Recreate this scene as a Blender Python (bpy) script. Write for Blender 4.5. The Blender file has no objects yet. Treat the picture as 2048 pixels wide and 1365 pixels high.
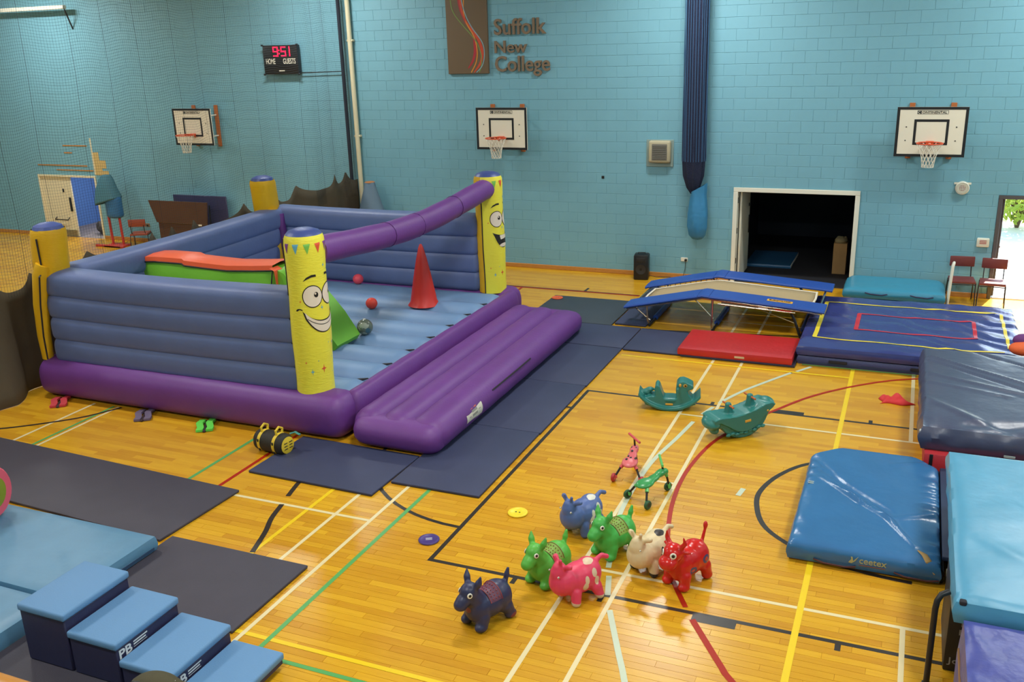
import bpy, bmesh, math, random
from math import sin, cos, pi, radians, sqrt, floor
from mathutils import Vector, Matrix, Euler, noise
from mathutils.geometry import tessellate_polygon
random.seed(7)
scn = bpy.context.scene
COL = scn.collection

# ------------------------------------------------------------------ camera
CAM = (1875.458, -0.408497, 0.311020, -0.0315715, 4.27097, -7.47203, 5.10607)
f_, yaw, pit, rol, cx_, cy_, cz_ = CAM
fwd = Vector((sin(yaw)*cos(pit), cos(yaw)*cos(pit), -sin(pit)))
rgt = Vector((cos(yaw), -sin(yaw), 0)); up_ = rgt.cross(fwd)
r2 = cos(rol)*rgt + sin(rol)*up_; u2 = -sin(rol)*rgt + cos(rol)*up_
cd = bpy.data.cameras.new('camera'); cam = bpy.data.objects.new('camera', cd); COL.objects.link(cam)
cam.matrix_world = Matrix(((r2.x, u2.x, -fwd.x, cx_), (r2.y, u2.y, -fwd.y, cy_), (r2.z, u2.z, -fwd.z, cz_), (0, 0, 0, 1)))
cd.sensor_width = 36; cd.lens = f_/2048*36; cd.clip_start = .05; cd.clip_end = 200
scn.camera = cam
# ------------------------------------------------------------------ world, sun, exposure
w = bpy.data.worlds.new('sky'); scn.world = w; w.use_nodes = True
nt = w.node_tree; bg = nt.nodes['Background']
sky = nt.nodes.new('ShaderNodeTexSky')
try: sky.sky_type = 'NISHITA'
except Exception: pass
sky.sun_disc = False; sky.sun_elevation = radians(50); sky.sun_rotation = radians(16)
nt.links.new(sky.outputs[0], bg.inputs[0]); bg.inputs[1].default_value = .8
sd = bpy.data.lights.new('sun', 'SUN'); sd.energy = 16; sd.angle = radians(.6); sd.color = (1, .95, .85)
so = bpy.data.objects.new('sun', sd); COL.objects.link(so); so.rotation_euler = Vector((-.18, -.62, -.76)).to_track_quat('-Z', 'Y').to_euler(); so.location = (10, 40, 50)
vs = scn.view_settings; vs.view_transform = 'Standard'; vs.look = 'None'; vs.gamma = 1; vs.exposure = 0.0
vs.use_curve_mapping = False
LAMP_W = 230

# ------------------------------------------------------------------ helpers: colour and materials
def lin(c):
    return tuple(((v/255)/12.92 if v/255 <= .04045 else ((v/255+.055)/1.055)**2.4) for v in c) + (1,)
MATS = {}
def mat(name, rgb, rough=.5, metal=0, bump=0, bscale=40, var=0, vscale=3, spec=.5, emit=0, stretch=None, coat=0, alpha=1, trans=0):
    if name in MATS: return MATS[name]
    m = bpy.data.materials.new(name); m.use_nodes = True; MATS[name] = m
    nt = m.node_tree; b = nt.nodes['Principled BSDF']; L = nt.links
    b.inputs['Base Color'].default_value = lin(rgb); b.inputs['Roughness'].default_value = rough
    b.inputs['Metallic'].default_value = metal; b.inputs['Specular IOR Level'].default_value = spec
    b.inputs['Coat Weight'].default_value = coat; b.inputs['Coat Roughness'].default_value = .15
    b.inputs['Transmission Weight'].default_value = trans; b.inputs['Alpha'].default_value = alpha
    if emit:
        b.inputs['Emission Color'].default_value = lin(rgb); b.inputs['Emission Strength'].default_value = emit
    if bump or var:
        tc = nt.nodes.new('ShaderNodeTexCoord'); mp = nt.nodes.new('ShaderNodeMapping')
        L.new(tc.outputs['Object'], mp.inputs[0])
        if stretch: mp.inputs['Scale'].default_value = stretch
    if var:
        n = nt.nodes.new('ShaderNodeTexNoise'); n.inputs['Scale'].default_value = vscale; n.inputs['Detail'].default_value = 4
        L.new(mp.outputs[0], n.inputs['Vector'])
        r = nt.nodes.new('ShaderNodeMapRange'); r.inputs[1].default_value = .3; r.inputs[2].default_value = .7
        r.inputs[3].default_value = 1-var; r.inputs[4].default_value = 1+var; L.new(n.outputs[0], r.inputs[0])
        mx = nt.nodes.new('ShaderNodeVectorMath'); mx.operation = 'SCALE'; mx.inputs[0].default_value = lin(rgb)[:3]
        L.new(r.outputs[0], mx.inputs['Scale']); L.new(mx.outputs[0], b.inputs['Base Color'])
    if bump:
        n = nt.nodes.new('ShaderNodeTexNoise'); n.inputs['Scale'].default_value = bscale; n.inputs['Detail'].default_value = 3
        L.new(mp.outputs[0], n.inputs['Vector'])
        bp = nt.nodes.new('ShaderNodeBump'); bp.inputs['Strength'].default_value = bump; bp.inputs['Distance'].default_value = .02
        L.new(n.outputs[0], bp.inputs['Height']); L.new(bp.outputs[0], b.inputs['Normal'])
    return m
def spotted(name, rgb, spots, rough=.45, wob=.35, wscale=9):
    """spots: list of (rgb, [(centre, radii)...]) painted on the skin in object space"""
    m = mat(name, rgb, rough); nt = m.node_tree; L = nt.links; b = nt.nodes['Principled BSDF']
    tc = nt.nodes.new('ShaderNodeTexCoord'); n = nt.nodes.new('ShaderNodeTexNoise'); n.inputs['Scale'].default_value = wscale
    L.new(tc.outputs['Object'], n.inputs['Vector'])
    last = None
    for col, lst in spots:
        for c, r in lst:
            s = nt.nodes.new('ShaderNodeVectorMath'); s.operation = 'SUBTRACT'; s.inputs[1].default_value = c
            L.new(tc.outputs['Object'], s.inputs[0])
            d = nt.nodes.new('ShaderNodeVectorMath'); d.operation = 'DIVIDE'; d.inputs[1].default_value = r; L.new(s.outputs[0], d.inputs[0])
            ln = nt.nodes.new('ShaderNodeVectorMath'); ln.operation = 'LENGTH'; L.new(d.outputs[0], ln.inputs[0])
            ad = nt.nodes.new('ShaderNodeMath'); ad.operation = 'MULTIPLY_ADD'; ad.inputs[1].default_value = wob*2; ad.inputs[2].default_value = -wob
            L.new(n.outputs[0], ad.inputs[0])
            a2 = nt.nodes.new('ShaderNodeMath'); a2.operation = 'ADD'; L.new(ln.outputs['Value'], a2.inputs[0]); L.new(ad.outputs[0], a2.inputs[1])
            lt = nt.nodes.new('ShaderNodeMath'); lt.operation = 'LESS_THAN'; lt.inputs[1].default_value = 1; L.new(a2.outputs[0], lt.inputs[0])
            mx = nt.nodes.new('ShaderNodeMix'); mx.data_type = 'RGBA'; L.new(lt.outputs[0], mx.inputs[0])
            if last is None: mx.inputs[6].default_value = lin(rgb)
            else: L.new(last, mx.inputs[6])
            mx.inputs[7].default_value = lin(col); last = mx.outputs[2]
    L.new(last, b.inputs['Base Color'])
    return m

# ------------------------------------------------------------------ helpers: meshes
class MB:
    def __init__(s): s.v = []; s.f = []
    def add(s, vs, fs):
        o = len(s.v); s.v += [tuple(v) for v in vs]; s.f += [tuple(i+o for i in f) for f in fs]; return s
    def box(s, x0, x1, y0, y1, z0, z1):
        return s.add([(x0,y0,z0),(x1,y0,z0),(x1,y1,z0),(x0,y1,z0),(x0,y0,z1),(x1,y0,z1),(x1,y1,z1),(x0,y1,z1)],
                     [(0,3,2,1),(4,5,6,7),(0,1,5,4),(1,2,6,5),(2,3,7,6),(3,0,4,7)])
    def rbox(s, x0, x1, y0, y1, z0, z1, r=.02, seg=2):
        bm = bmesh.new(); bmesh.ops.create_cube(bm, size=1)
        for v in bm.verts: v.co = Vector(((x0+x1)/2+v.co.x*(x1-x0), (y0+y1)/2+v.co.y*(y1-y0), (z0+z1)/2+v.co.z*(z1-z0)))
        r = min(r, .48*min(x1-x0, y1-y0, z1-z0))
        bmesh.ops.bevel(bm, geom=bm.edges[:], offset=r, segments=seg, profile=.5, affect='EDGES')
        return s.bm(bm)
    def bm(s, bm, M=None):
        bm.verts.index_update()
        s.add([(M @ v.co) if M else v.co for v in bm.verts], [[v.index for v in f.verts] for f in bm.faces]); bm.free(); return s
    def tube(s, path, r, n=8, closed=False, caps=True, flat=1.0):
        P = [Vector(p) for p in path]; N = len(P); rr = r if isinstance(r, (list, tuple)) else [r]*N
        T = []
        for i in range(N):
            a = P[(i-1) % N] if (closed or i > 0) else P[i]; b = P[(i+1) % N] if (closed or i < N-1) else P[i]
            t = (b-a); T.append(t.normalized() if t.length > 1e-9 else Vector((0,0,1)))
        up = Vector((0,0,1)) if abs(T[0].z) < .9 else Vector((1,0,0))
        u = T[0].cross(up).normalized(); vs = []
        for i in range(N):
            u = (u - T[i]*u.dot(T[i])).normalized(); v = T[i].cross(u)
            for k in range(n):
                a = 2*pi*k/n; vs.append(P[i] + (u*cos(a) + v*sin(a)*flat)*rr[i])
        fs = []
        for i in range(N if closed else N-1):
            j = (i+1) % N
            for k in range(n): l = (k+1) % n; fs.append((i*n+k, i*n+l, j*n+l, j*n+k))
        if caps and not closed: fs += [tuple(range(n-1, -1, -1)), tuple((N-1)*n+k for k in range(n))]
        return s.add(vs, fs)
    def lathe(s, prof, n=24, c=(0,0,0), axis='z', a0=0, a1=2*pi):
        full = abs(a1-a0-2*pi) < 1e-6; m = n if full else n+1; vs = []
        for r, h in prof:
            for k in range(m):
                a = a0+(a1-a0)*k/n; p = (r*cos(a), r*sin(a), h)
                if axis == 'x': p = (p[2], p[0], p[1])
                elif axis == 'y': p = (p[1], p[2], p[0])
                vs.append((p[0]+c[0], p[1]+c[1], p[2]+c[2]))
        fs = []
        for i in range(len(prof)-1):
            for k in range(n if full else n):
                l = (k+1) % m if full else k+1
                fs.append((i*m+k, i*m+l, (i+1)*m+l, (i+1)*m+k))
        return s.add(vs, fs)
    def ell(s, c, r, n=16, m=10, rot=None):
        prof = []; vs = []
        R = Euler(rot).to_matrix() if rot else None
        for i in range(m+1):
            t = pi*i/m
            for k in range(n):
                a = 2*pi*k/n; p = Vector((r[0]*sin(t)*cos(a), r[1]*sin(t)*sin(a), -r[2]*cos(t)))
                if R: p = R @ p
                vs.append(p + Vector(c))
        fs = [(i*n+k, i*n+(k+1) % n, (i+1)*n+(k+1) % n, (i+1)*n+k) for i in range(m) for k in range(n)]
        return s.add(vs, fs)
    def prism(s, poly, a0, a1, axis='y'):
        n = len(poly); f = {'y': lambda p, a: (p[0], a, p[1]), 'z': lambda p, a: (p[0], p[1], a), 'x': lambda p, a: (a, p[0], p[1])}[axis]
        vs = [f(p, a0) for p in poly] + [f(p, a1) for p in poly]
        return s.add(vs, [tuple(range(n)), tuple(range(2*n-1, n-1, -1))] + [(i, i+n, (i+1) % n+n, (i+1) % n) for i in range(n)])
    def sausage(s, p0, p1, ra, rb, e=2.5, nl=14, n=24, endr=None, sag=0, up=(0,0,1), wob=0):
        """inflated tube from p0 to p1: half-width ra (sideways), rb (upwards), superellipse section, rounded ends"""
        p0 = Vector(p0); p1 = Vector(p1); t = (p1-p0); Lg = t.length; t.normalize(); up = Vector(up)
        sd = t.cross(up).normalized(); u = sd.cross(t).normalized(); endr = endr or min(ra, rb)*.9
        st = [(endr*(1-cos(a)), .35+.65*sin(a)) for a in (0, .35, .75, 1.15, pi/2)]
        ss = [(a, b) for a, b in st] + [(endr+(Lg-2*endr)*i/nl, 1) for i in range(1, nl)] + [(Lg-a, b) for a, b in st[::-1]]
        vs = []
        for q, k in ss:
            c = p0 + t*q - u*sag*sin(pi*q/Lg); kk = k*(1+wob*sin(q*9.1))
            for j in range(n):
                a = 2*pi*j/n; ca, sa = cos(a), sin(a)
                vs.append(c + sd*(ra*kk*math.copysign(abs(ca)**(2/e), ca)) + u*(rb*kk*math.copysign(abs(sa)**(2/e), sa)))
        N = len(ss); fs = [(i*n+j, i*n+(j+1) % n, (i+1)*n+(j+1) % n, (i+1)*n+j) for i in range(N-1) for j in range(n)]
        fs += [tuple(range(n-1, -1, -1)), tuple((N-1)*n+j for j in range(n))]
        return s.add(vs, fs)
    def cushion(s, x0, x1, y0, y1, z0, z1, nx=24, ny=24, rd=.04, bulge=.015, amp=.006, sc=2.5, fn=None, chop=None, seed=0):
        """soft mat: puffed top, rounded rim, bulging sides; fn(u,v)->dz adds wrinkles; chop=[(corner, size)]"""
        def base(u, v):
            x = x0+(x1-x0)*u; y = y0+(y1-y0)*v
            if chop:
                for (cu, cv), d in chop:
                    X = x1 if cu else x0; Y = y1 if cv else y0; ex = abs(x-X); ey = abs(y-Y)
                    if ex+ey < d:
                        k = (d-ex-ey)/2; x += k*(1 if X == x0 else -1); y += k*(1 if Y == y0 else -1)
            return x, y
        W = x1-x0; H = y1-y0; vs = []; ix = {}
        for i in range(nx+1):
            for j in range(ny+1):
                u, v = i/nx, j/ny; x, y = base(u, v)
                e = min(u*W, (1-u)*W, v*H, (1-v)*H); k = min(1, e/max(rd*2.5, 1e-6))
                dz = amp*noise.noise(Vector((x*sc, y*sc, seed*3.1)))*k
                if fn: dz += fn(u, v)*min(1, e/.02)
                vs.append((x, y, z1-rd*(1-sqrt(max(0, 1-(1-k)**2)))*.55+dz)); ix[i, j] = len(vs)-1
        fs = [(ix[i,j], ix[i+1,j], ix[i+1,j+1], ix[i,j+1]) for i in range(nx) for j in range(ny)]
        rim = [(i,0) for i in range(nx)] + [(nx,j) for j in range(ny)] + [(i,ny) for i in range(nx,0,-1)] + [(0,j) for j in range(ny,0,-1)]
        prev = [ix[r] for r in rim]; K = 5
        for k in range(1, K+1):
            t = k/K; cur = []
            for r in rim:
                u, v = r[0]/nx, r[1]/ny; x, y = base(u, v)
                d = bulge*sin(pi*min(1, t*1.0))
                d += bulge*.6*noise.noise(Vector((x*5, y*5, t*3+seed)))*sin(pi*t)
                ox = (-1 if r[0] == 0 else 1 if r[0] == nx else 0); oy = (-1 if r[1] == 0 else 1 if r[1] == ny else 0)
                zt = vs[ix[r]][2]; vs.append((x+ox*d, y+oy*d, zt+(z0-zt)*t)); cur.append(len(vs)-1)
            n = len(rim)
            fs += [(prev[q], cur[q], cur[(q+1) % n], prev[(q+1) % n]) for q in range(n)]
            prev = cur
        fs.append(tuple(prev[::-1]))
        return s.add(vs, fs)
    def moved(s, M):
        s.v = [tuple(M @ Vector(v)) for v in s.v]; return s
    def mesh(s, name, smooth=True, ang=38):
        me = bpy.data.meshes.new(name); me.from_pydata(s.v, [], s.f); me.validate(clean_customdata=False)
        bm = bmesh.new(); bm.from_mesh(me); bmesh.ops.remove_doubles(bm, verts=bm.verts, dist=1e-5)
        bmesh.ops.recalc_face_normals(bm, faces=bm.faces); bm.to_mesh(me); bm.free()
        if smooth:
            me.polygons.foreach_set('use_smooth', [True]*len(me.polygons))
            try: me.set_sharp_from_angle(angle=radians(ang))
            except Exception: pass
        return me
    def build(s, name, m, parent=None, world=False, smooth=True, ang=38, label=None):
        if world and parent:
            o = Vector(); p = parent
            while p: o += p.location; p = p.parent
            s.v = [(a-o.x, b-o.y, c-o.z) for a, b, c in s.v]
        return link(name, s.mesh(name, smooth, ang), m, parent, label)
def link(name, me, m, parent=None, label=None):
    o = bpy.data.objects.new(name, me); COL.objects.link(o)
    if m and not me.materials: me.materials.append(m)
    if parent: o.parent = parent
    if label: o['label'] = label
    return o
def tag(o, label, cat, group=None, kind=None):
    o['label'] = label; o['category'] = cat
    if group: o['group'] = group
    if kind: o['kind'] = kind
    return o
def thing(name, label, cat, loc=(0,0,0), rz=0, group=None):
    o = bpy.data.objects.new(name, None); COL.objects.link(o); o.location = loc; o.rotation_euler = (0, 0, rz); o.empty_display_size = .1
    return tag(o, label, cat, group)
def struct(o, label=None, cat=None):
    o['kind'] = 'structure'
    if label: o['label'] = label
    if cat: o['category'] = cat
    return o
def copy_tree(o, parent=None):
    c = o.copy(); COL.objects.link(c); c.parent = parent
    for ch in o.children: copy_tree(ch, c)
    return c
def blob(mb, voxel=.012, smooth=6):
    """one continuous skin around overlapping shapes"""
    me = mb.mesh('blob_source'); o = bpy.data.objects.new('blob_source', me); COL.objects.link(o)
    r = o.modifiers.new('r', 'REMESH'); r.mode = 'VOXEL'; r.voxel_size = voxel
    sm = o.modifiers.new('s', 'SMOOTH'); sm.factor = .5; sm.iterations = smooth
    dg = bpy.context.evaluated_depsgraph_get(); ev = o.evaluated_get(dg)
    out = bpy.data.meshes.new_from_object(ev); bpy.data.objects.remove(o); bpy.data.meshes.remove(me)
    out.polygons.foreach_set('use_smooth', [True]*len(out.polygons)); return out
def textmesh(txt, width=None, height=None, depth=.002, bold=0, spacing=1.0):
    """lettering in the local xy plane, lower left at origin, as an MB"""
    cu = bpy.data.curves.new('t', 'FONT'); cu.body = txt; cu.extrude = depth/2; cu.offset = bold; cu.resolution_u = 3; cu.space_character = spacing
    o = bpy.data.objects.new('t', cu); COL.objects.link(o)
    dg = bpy.context.evaluated_depsgraph_get(); me = bpy.data.meshes.new_from_object(o.evaluated_get(dg))
    mb = MB(); mb.add([v.co for v in me.vertices], [list(p.vertices) for p in me.polygons])
    bpy.data.objects.remove(o); bpy.data.curves.remove(cu); bpy.data.meshes.remove(me)
    xs = [v[0] for v in mb.v]; ys = [v[1] for v in mb.v]; x0, x1, y0, y1 = min(xs), max(xs), min(ys), max(ys)
    sx = width/(x1-x0) if width else None; sy = height/(y1-y0) if height else None
    sx = sx or sy; sy = sy or sx
    mb.v = [((x-x0)*sx, (y-y0)*sy, z) for x, y, z in mb.v]
    return mb
def islands(mb):
    """split an MB into its loose pieces, left to right"""
    me = mb.mesh('isl', False); par = list(range(len(me.vertices)))
    def find(a):
        while par[a] != a: par[a] = par[par[a]]; a = par[a]
        return a
    for e in me.edges:
        a, b = find(e.vertices[0]), find(e.vertices[1])
        if a != b: par[a] = b
    g = {}
    for p in me.polygons: g.setdefault(find(p.vertices[0]), []).append(list(p.vertices))
    out = []
    for fs in g.values():
        ids = sorted({i for f in fs for i in f}); mp = {i: k for k, i in enumerate(ids)}
        q = MB(); q.add([me.vertices[i].co for i in ids], [[mp[i] for i in f] for f in fs]); out.append(q)
    bpy.data.meshes.remove(me)
    return sorted(out, key=lambda q: min(v[0] for v in q.v))
def wall_text(txt, x, z, y, m, parent, width=None, height=None, depth=.004, bold=0, name='lettering', world=True):
    mb = textmesh(txt, width, height, depth, bold); mb.moved(Matrix.Translation((x, y, z)) @ Matrix.Rotation(pi/2, 4, 'X'))
    return mb.build(name, m, parent, world=world, ang=20)
def arc(c, r, a0, a1, n=24): return [(c[0]+r*cos(a0+(a1-a0)*i/n), c[1]+r*sin(a0+(a1-a0)*i/n)) for i in range(n+1)]

# ------------------------------------------------------------------ colours
WHITE = mat('white_paint', (232, 226, 208), .45)
BLACK = mat('black_plastic', (22, 22, 24), .45)
STEEL = mat('steel', (176, 176, 172), .28, 1)
DKSTEEL = mat('dark_tube', (38, 38, 40), .4, .3)
WOOD = mat('wood_trim', (190, 130, 62), .4, var=.12, vscale=12, stretch=(1, 8, 8))
NAVY = mat('navy_vinyl', (38, 46, 88), .45, bump=.15, bscale=14, var=.05)
WALLY = 12.42

# ------------------------------------------------------------------ floor
PW, PL = .086, .95
def floor_material():
    m = bpy.data.materials.new('sprung_floor'); m.use_nodes = True; nt = m.node_tree; L = nt.links; b = nt.nodes['Principled BSDF']
    def M(op, a=None, bb=None, c=None):
        n = nt.nodes.new('ShaderNodeMath'); n.operation = op
        for i, v in enumerate((a, bb, c)):
            if v is None: continue
            if isinstance(v, (int, float)): n.inputs[i].default_value = v
            else: L.new(v, n.inputs[i])
        return n.outputs[0]
    g = nt.nodes.new('ShaderNodeNewGeometry'); s = nt.nodes.new('ShaderNodeSeparateXYZ'); L.new(g.outputs['Position'], s.inputs[0])
    row = M('FLOOR', M('DIVIDE', s.outputs[1], PW)); off = M('MULTIPLY', M('FRACT', M('MULTIPLY', row, .377)), PL)
    colx = M('DIVIDE', M('ADD', s.outputs[0], off), PL); col = M('FLOOR', colx)
    cb = nt.nodes.new('ShaderNodeCombineXYZ'); L.new(row, cb.inputs[0]); L.new(col, cb.inputs[1])
    wn = nt.nodes.new('ShaderNodeTexWhiteNoise'); wn.noise_dimensions = '3D'; L.new(cb.outputs[0], wn.inputs['Vector'])
    sc = nt.nodes.new('ShaderNodeVectorMath'); sc.operation = 'MULTIPLY'; sc.inputs[1].default_value = (2.2, 26, 1); L.new(g.outputs['Position'], sc.inputs[0])
    n = nt.nodes.new('ShaderNodeTexNoise'); n.inputs['Scale'].default_value = 1.6; n.inputs['Detail'].default_value = 5; L.new(sc.outputs[0], n.inputs['Vector'])
    t = M('ADD', M('MULTIPLY', wn.outputs['Value'], .55), M('MULTIPLY', n.outputs[0], .6))
    r = nt.nodes.new('ShaderNodeValToRGB'); L.new(t, r.inputs[0]); e = r.color_ramp.elements
    e[0].position = .2; e[0].color = lin((196, 135, 24)); e[1].position = .95; e[1].color = lin((224, 170, 38))
    L.new(r.outputs[0], b.inputs['Base Color'])
    # fine joints between strips where the strips are not cut out
    fy = M('FRACT', M('DIVIDE', s.outputs[1], PW)); j = M('LESS_THAN', M('MINIMUM', fy, M('SUBTRACT', 1, fy)), .02)
    bp = nt.nodes.new('ShaderNodeBump'); bp.inputs['Strength'].default_value = .25; bp.inputs['Distance'].default_value = .002; bp.invert = True
    L.new(j, bp.inputs['Height']); L.new(bp.outputs[0], b.inputs['Normal'])
    b.inputs['Roughness'].default_value = .27; b.inputs['Specular IOR Level'].default_value = .5
    return m
FLOORM = floor_material()
HX0, HX1, HY0, HY1, HZ = -24.0, 9.0, -9.5, WALLY, 7.5
rows0, rows1 = floor(-2.6/PW), floor(3.6/PW); BX0, BX1 = -2.9, 5.2; BY0, BY1 = rows0*PW, rows1*PW
fl = MB()
def slab(x0, x1, y0, y1, z): fl.add([(x0,y0,z),(x1,y0,z),(x1,y1,z),(x0,y1,z)], [(0,1,2,3)])
slab(HX0, HX1, HY0, BY0, 0); slab(HX0, HX1, BY1, HY1, 0); slab(HX0, BX0, BY0, BY1, 0); slab(BX1, HX1, BY0, BY1, 0); slab(BX0, BX1, BY0, BY1, -.004)
fl.box(HX0, HX1, HY0, HY1, -.2, -.03)
FLOOR = struct(fl.build('floor', FLOORM, smooth=False), 'polished yellow wood strip sports floor', 'floor')
def proj(p):
    v = Vector(p)-Vector((cx_, cy_, cz_)); d = v.dot(fwd); return 1024+f_*v.dot(r2)/d, 682.5-f_*v.dot(u2)/d
G = .0016
def plank_mb(x0, x1, y0, y1):
    q = MB(); x0 += G/2; x1 -= G/2; y0 += G/2; y1 -= G/2; e = .0012
    return q.add([(x0,y0,-.004),(x1,y0,-.004),(x1,y1,-.004),(x0,y1,-.004),(x0+e,y0+e,0),(x1-e,y0+e,0),(x1-e,y1-e,0),(x0+e,y1-e,0)],
                 [(4,5,6,7),(0,1,5,4),(1,2,6,5),(2,3,7,6),(3,0,4,7)])
full = []; rest = MB()
def uncovered(x, y):
    if x < -2.85 or (x < -1.05 and y < -.5) or (-3.2 < x < -.02 and y > 1.05): return False
    if 3.4 < x < 4.9 and y > 1.2: return False
    if x > 4.85: return False
    return True
for rw in range(rows0, rows1):
    off = ((rw*.377) % 1.0)*PL
    k0 = floor((BX0+off)/PL); k1 = floor((BX1+off)/PL)
    for k in range(k0, k1+1):
        a, b2 = k*PL-off, (k+1)*PL-off; y0, y1 = rw*PW, (rw+1)*PW
        c = ((a+b2)/2, (y0+y1)/2, 0); px = proj(c)
        if a >= BX0 and b2 <= BX1 and uncovered(c[0], c[1]) and 0 < px[0] < 2048 and 0 < px[1] < 1365: full.append((px[1], a, y0))
        else: rest.v and None; q = plank_mb(max(a, BX0), min(b2, BX1), y0, y1) if min(b2, BX1)-max(a, BX0) > .01 else None; q and rest.add(q.v, q.f)
full.sort(reverse=True)
pm = plank_mb(0, PL, 0, PW).mesh('plank', False); pm.materials.append(FLOORM)
for i, (_, a, y0) in enumerate(full):
    if i < 300:
        o = bpy.data.objects.new('plank', pm); COL.objects.link(o); o.parent = FLOOR; o.location = (a, y0, 0)
    else:
        q = plank_mb(a, a+PL, y0, y0+PW); rest.add(q.v, q.f)
rs = rest.build('planks', FLOORM, FLOOR, smooth=False); rs['kind'] = 'stuff'

# court markings: thin tape on the boards
LW = mat('line_white', (228, 210, 162), .35); LB = mat('line_black', (48, 40, 34), .35); LY = mat('line_yellow', (238, 200, 26), .35)
LR = mat('line_red', (168, 34, 8), .45, spec=.3); LG = mat('line_green', (88, 166, 92), .35); LS = mat('line_grey', (196, 204, 178), .35)
_lz = [0.0008]
def line(pts, wd, m):
    _lz[0] += .00006; z = _lz[0]; P = [Vector((p[0], p[1])) for p in pts]; vs = []; N = len(P)
    for i in range(N):
        t = (P[min(i+1, N-1)]-P[max(i-1, 0)]).normalized(); n = Vector((-t.y, t.x))
        for s in (-1, 1): q = P[i]+n*s*wd/2; vs.append((q.x, q.y, z))
    q = MB(); q.add(vs, [(2*i, 2*i+2, 2*i+3, 2*i+1) for i in range(N-1)])
    return q.build('court_line', m, FLOOR, smooth=False)
def smooth_path(pts, n=8):
    out = []; P = [pts[0]]+list(pts)+[pts[-1]]
    for i in range(1, len(P)-2):
        p0, p1, p2, p3 = [Vector((*p, 0)) for p in P[i-1:i+3]]
        for k in range(n):
            t = k/n; q = .5*((2*p1)+(p2-p0)*t+(2*p0-5*p1+4*p2-p3)*t*t+(3*p1-p0-3*p2+p3)*t**3); out.append((q.x, q.y))
    out.append(pts[-1]); return out
KW = 5.216
line([(.025, 0), (.025, KW)], .05, LB); line([(0, .025), (5.2, .025)], .05, LB); line([(0, KW-.025), (4.9, KW-.025)], .05, LB)
for xa, xb in ((.967, 1.017), (1.867, 1.917), (2.767, 3.167), (4.017, 4.067)):
    line([((xa+xb)/2, -.1), ((xa+xb)/2, .01)], xb-xa, LB); line([((xa+xb)/2, KW-.01), ((xa+xb)/2, KW+.1)], xb-xa, LB)
line(arc((0, 2.6), 1.86, pi*.5, pi*1.5, 30), .05, LB)
line(smooth_path([(4.75, 3.78), (4.0, 3.82), (3.45, 3.67), (3.12, 3.22), (2.96, 2.68), (3.0, 2.24), (3.14, 1.87), (3.4, 1.60), (3.7, 1.42), (4.0, 1.32), (4.33, 1.26), (4.62, 1.24)]), .06, LB)
line([(1.53, -3), (1.53, 10.8)], .045, LW); line([(1.99, -3), (1.99, 10.8)], .045, LW)
line([(1.53, .44), (4.95, .44)], .045, LW); line([(1.53, 4.72), (4.95, 4.72)], .045, LW); line([(1.53, 2.56), (1.99, 2.56)], .045, LW)
line([(1.2, 9.4), (2.8, 9.4)], .045, LW)
line([(4.555, -3), (4.555, .46)], .045, LW); line([(4.555, 4.72), (4.555, 7.5)], .05, LW)
line([(3.675, -3), (3.675, 7.4)], .06, LY); line([(.02, 6.96), (3.7, 6.96)], .05, LY); line([(-2.2, -1.695), (3.675, -1.695)], .05, LY)
line([(-1.83, -1.7), (-1.83, 2.2)], .05, LY)
line([(-1.46, -1.7), (-1.46, 2.2)], .045, LW); line([(-1.0, -3), (-1.0, 2.2)], .045, LW); line([(-2.95, .53), (-1.0, .53)], .045, LW)
line([(-.72, -3), (-.72, 2.2)], .05, LG); line([(-.72, -1.92), (2.5, -1.92)], .045, LG)
line([(-3.72, .5), (-3.72, 2.3)], .05, LG); line([(-3.225, .5), (-3.225, 2.3)], .05, LR)
line([(-6.935, .5), (-6.935, 2.3)], .045, LW); line([(-6.46, .5), (-6.46, 2.3)], .045, LW); line([(-6.55, .5), (-6.55, 2.3)], .045, LG)
line(smooth_path([(-9.5, .9), (-8.0, .95), (-7.49, 1.08), (-6.74, 1.73), (-6.4, 2.3)]), .05, LB)
line(smooth_path([(3.9, -1.5), (3.28, -.83), (3.14, -.64), (2.78, -.08)]), .06, LR)
line(smooth_path([(2.68, .09), (2.46, .5), (2.36, .77), (2.22, 1.26), (2.08, 2.04), (2.04, 2.84), (2.12, 3.64), (2.27, 4.2), (2.6, 4.95), (2.8, 5.32), (3.17, 5.95), (3.68, 6.55), (4.23, 7.02), (4.75, 7.3)]), .05, LR)
gl = smooth_path([(2.75, -1.9), (2.45, -1.14), (2.27, -.74), (2.03, -.2)], 6); line(gl, .055, LS)
line([(1.94, .03), (1.85, .36)], .055, LS); line([(1.80, .5), (1.76, .7)], .055, LS)
line(smooth_path([(1.66, 1.1), (1.57, 1.85), (1.57, 2.98), (1.70, 3.9), (1.78, 4.5)]), .055, LS); line([(1.84, 4.8), (1.93, 5.12)], .055, LS)
line(smooth_path([(1.98, 5.3), (2.25, 5.95), (2.72, 6.8), (2.8, 6.92)]), .055, LS); line([(2.86, 7.0), (3.05, 7.3)], .055, LS)
line([(2.74, 2.5), (2.77, 2.7)], .06, LS)
line(smooth_path([(-2.36, 1.3), (-2.34, 1.07), (-2.25, .72)]), .06, LB); line(smooth_path([(-2.19, .52), (-2.1, .2), (-1.97, -.09), (-1.83, -.5)]), .06, LB)
line([(-8.3, 10.68), (-.7, 10.68)], .05, LR); line([(-8.3, 10.73), (-.7, 10.73)], .03, LB); line([(-3.3, 9.9), (-3.3, 10.68)], .05, LR)
line([(-1.9, 10.75), (-1.9, 11.0)], .05, LB)
line([(0.0, 8.45), (3.0, 8.9)], .05, LB); line([(2.9, 7.38), (4.6, 7.38)], .04, LG)

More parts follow.
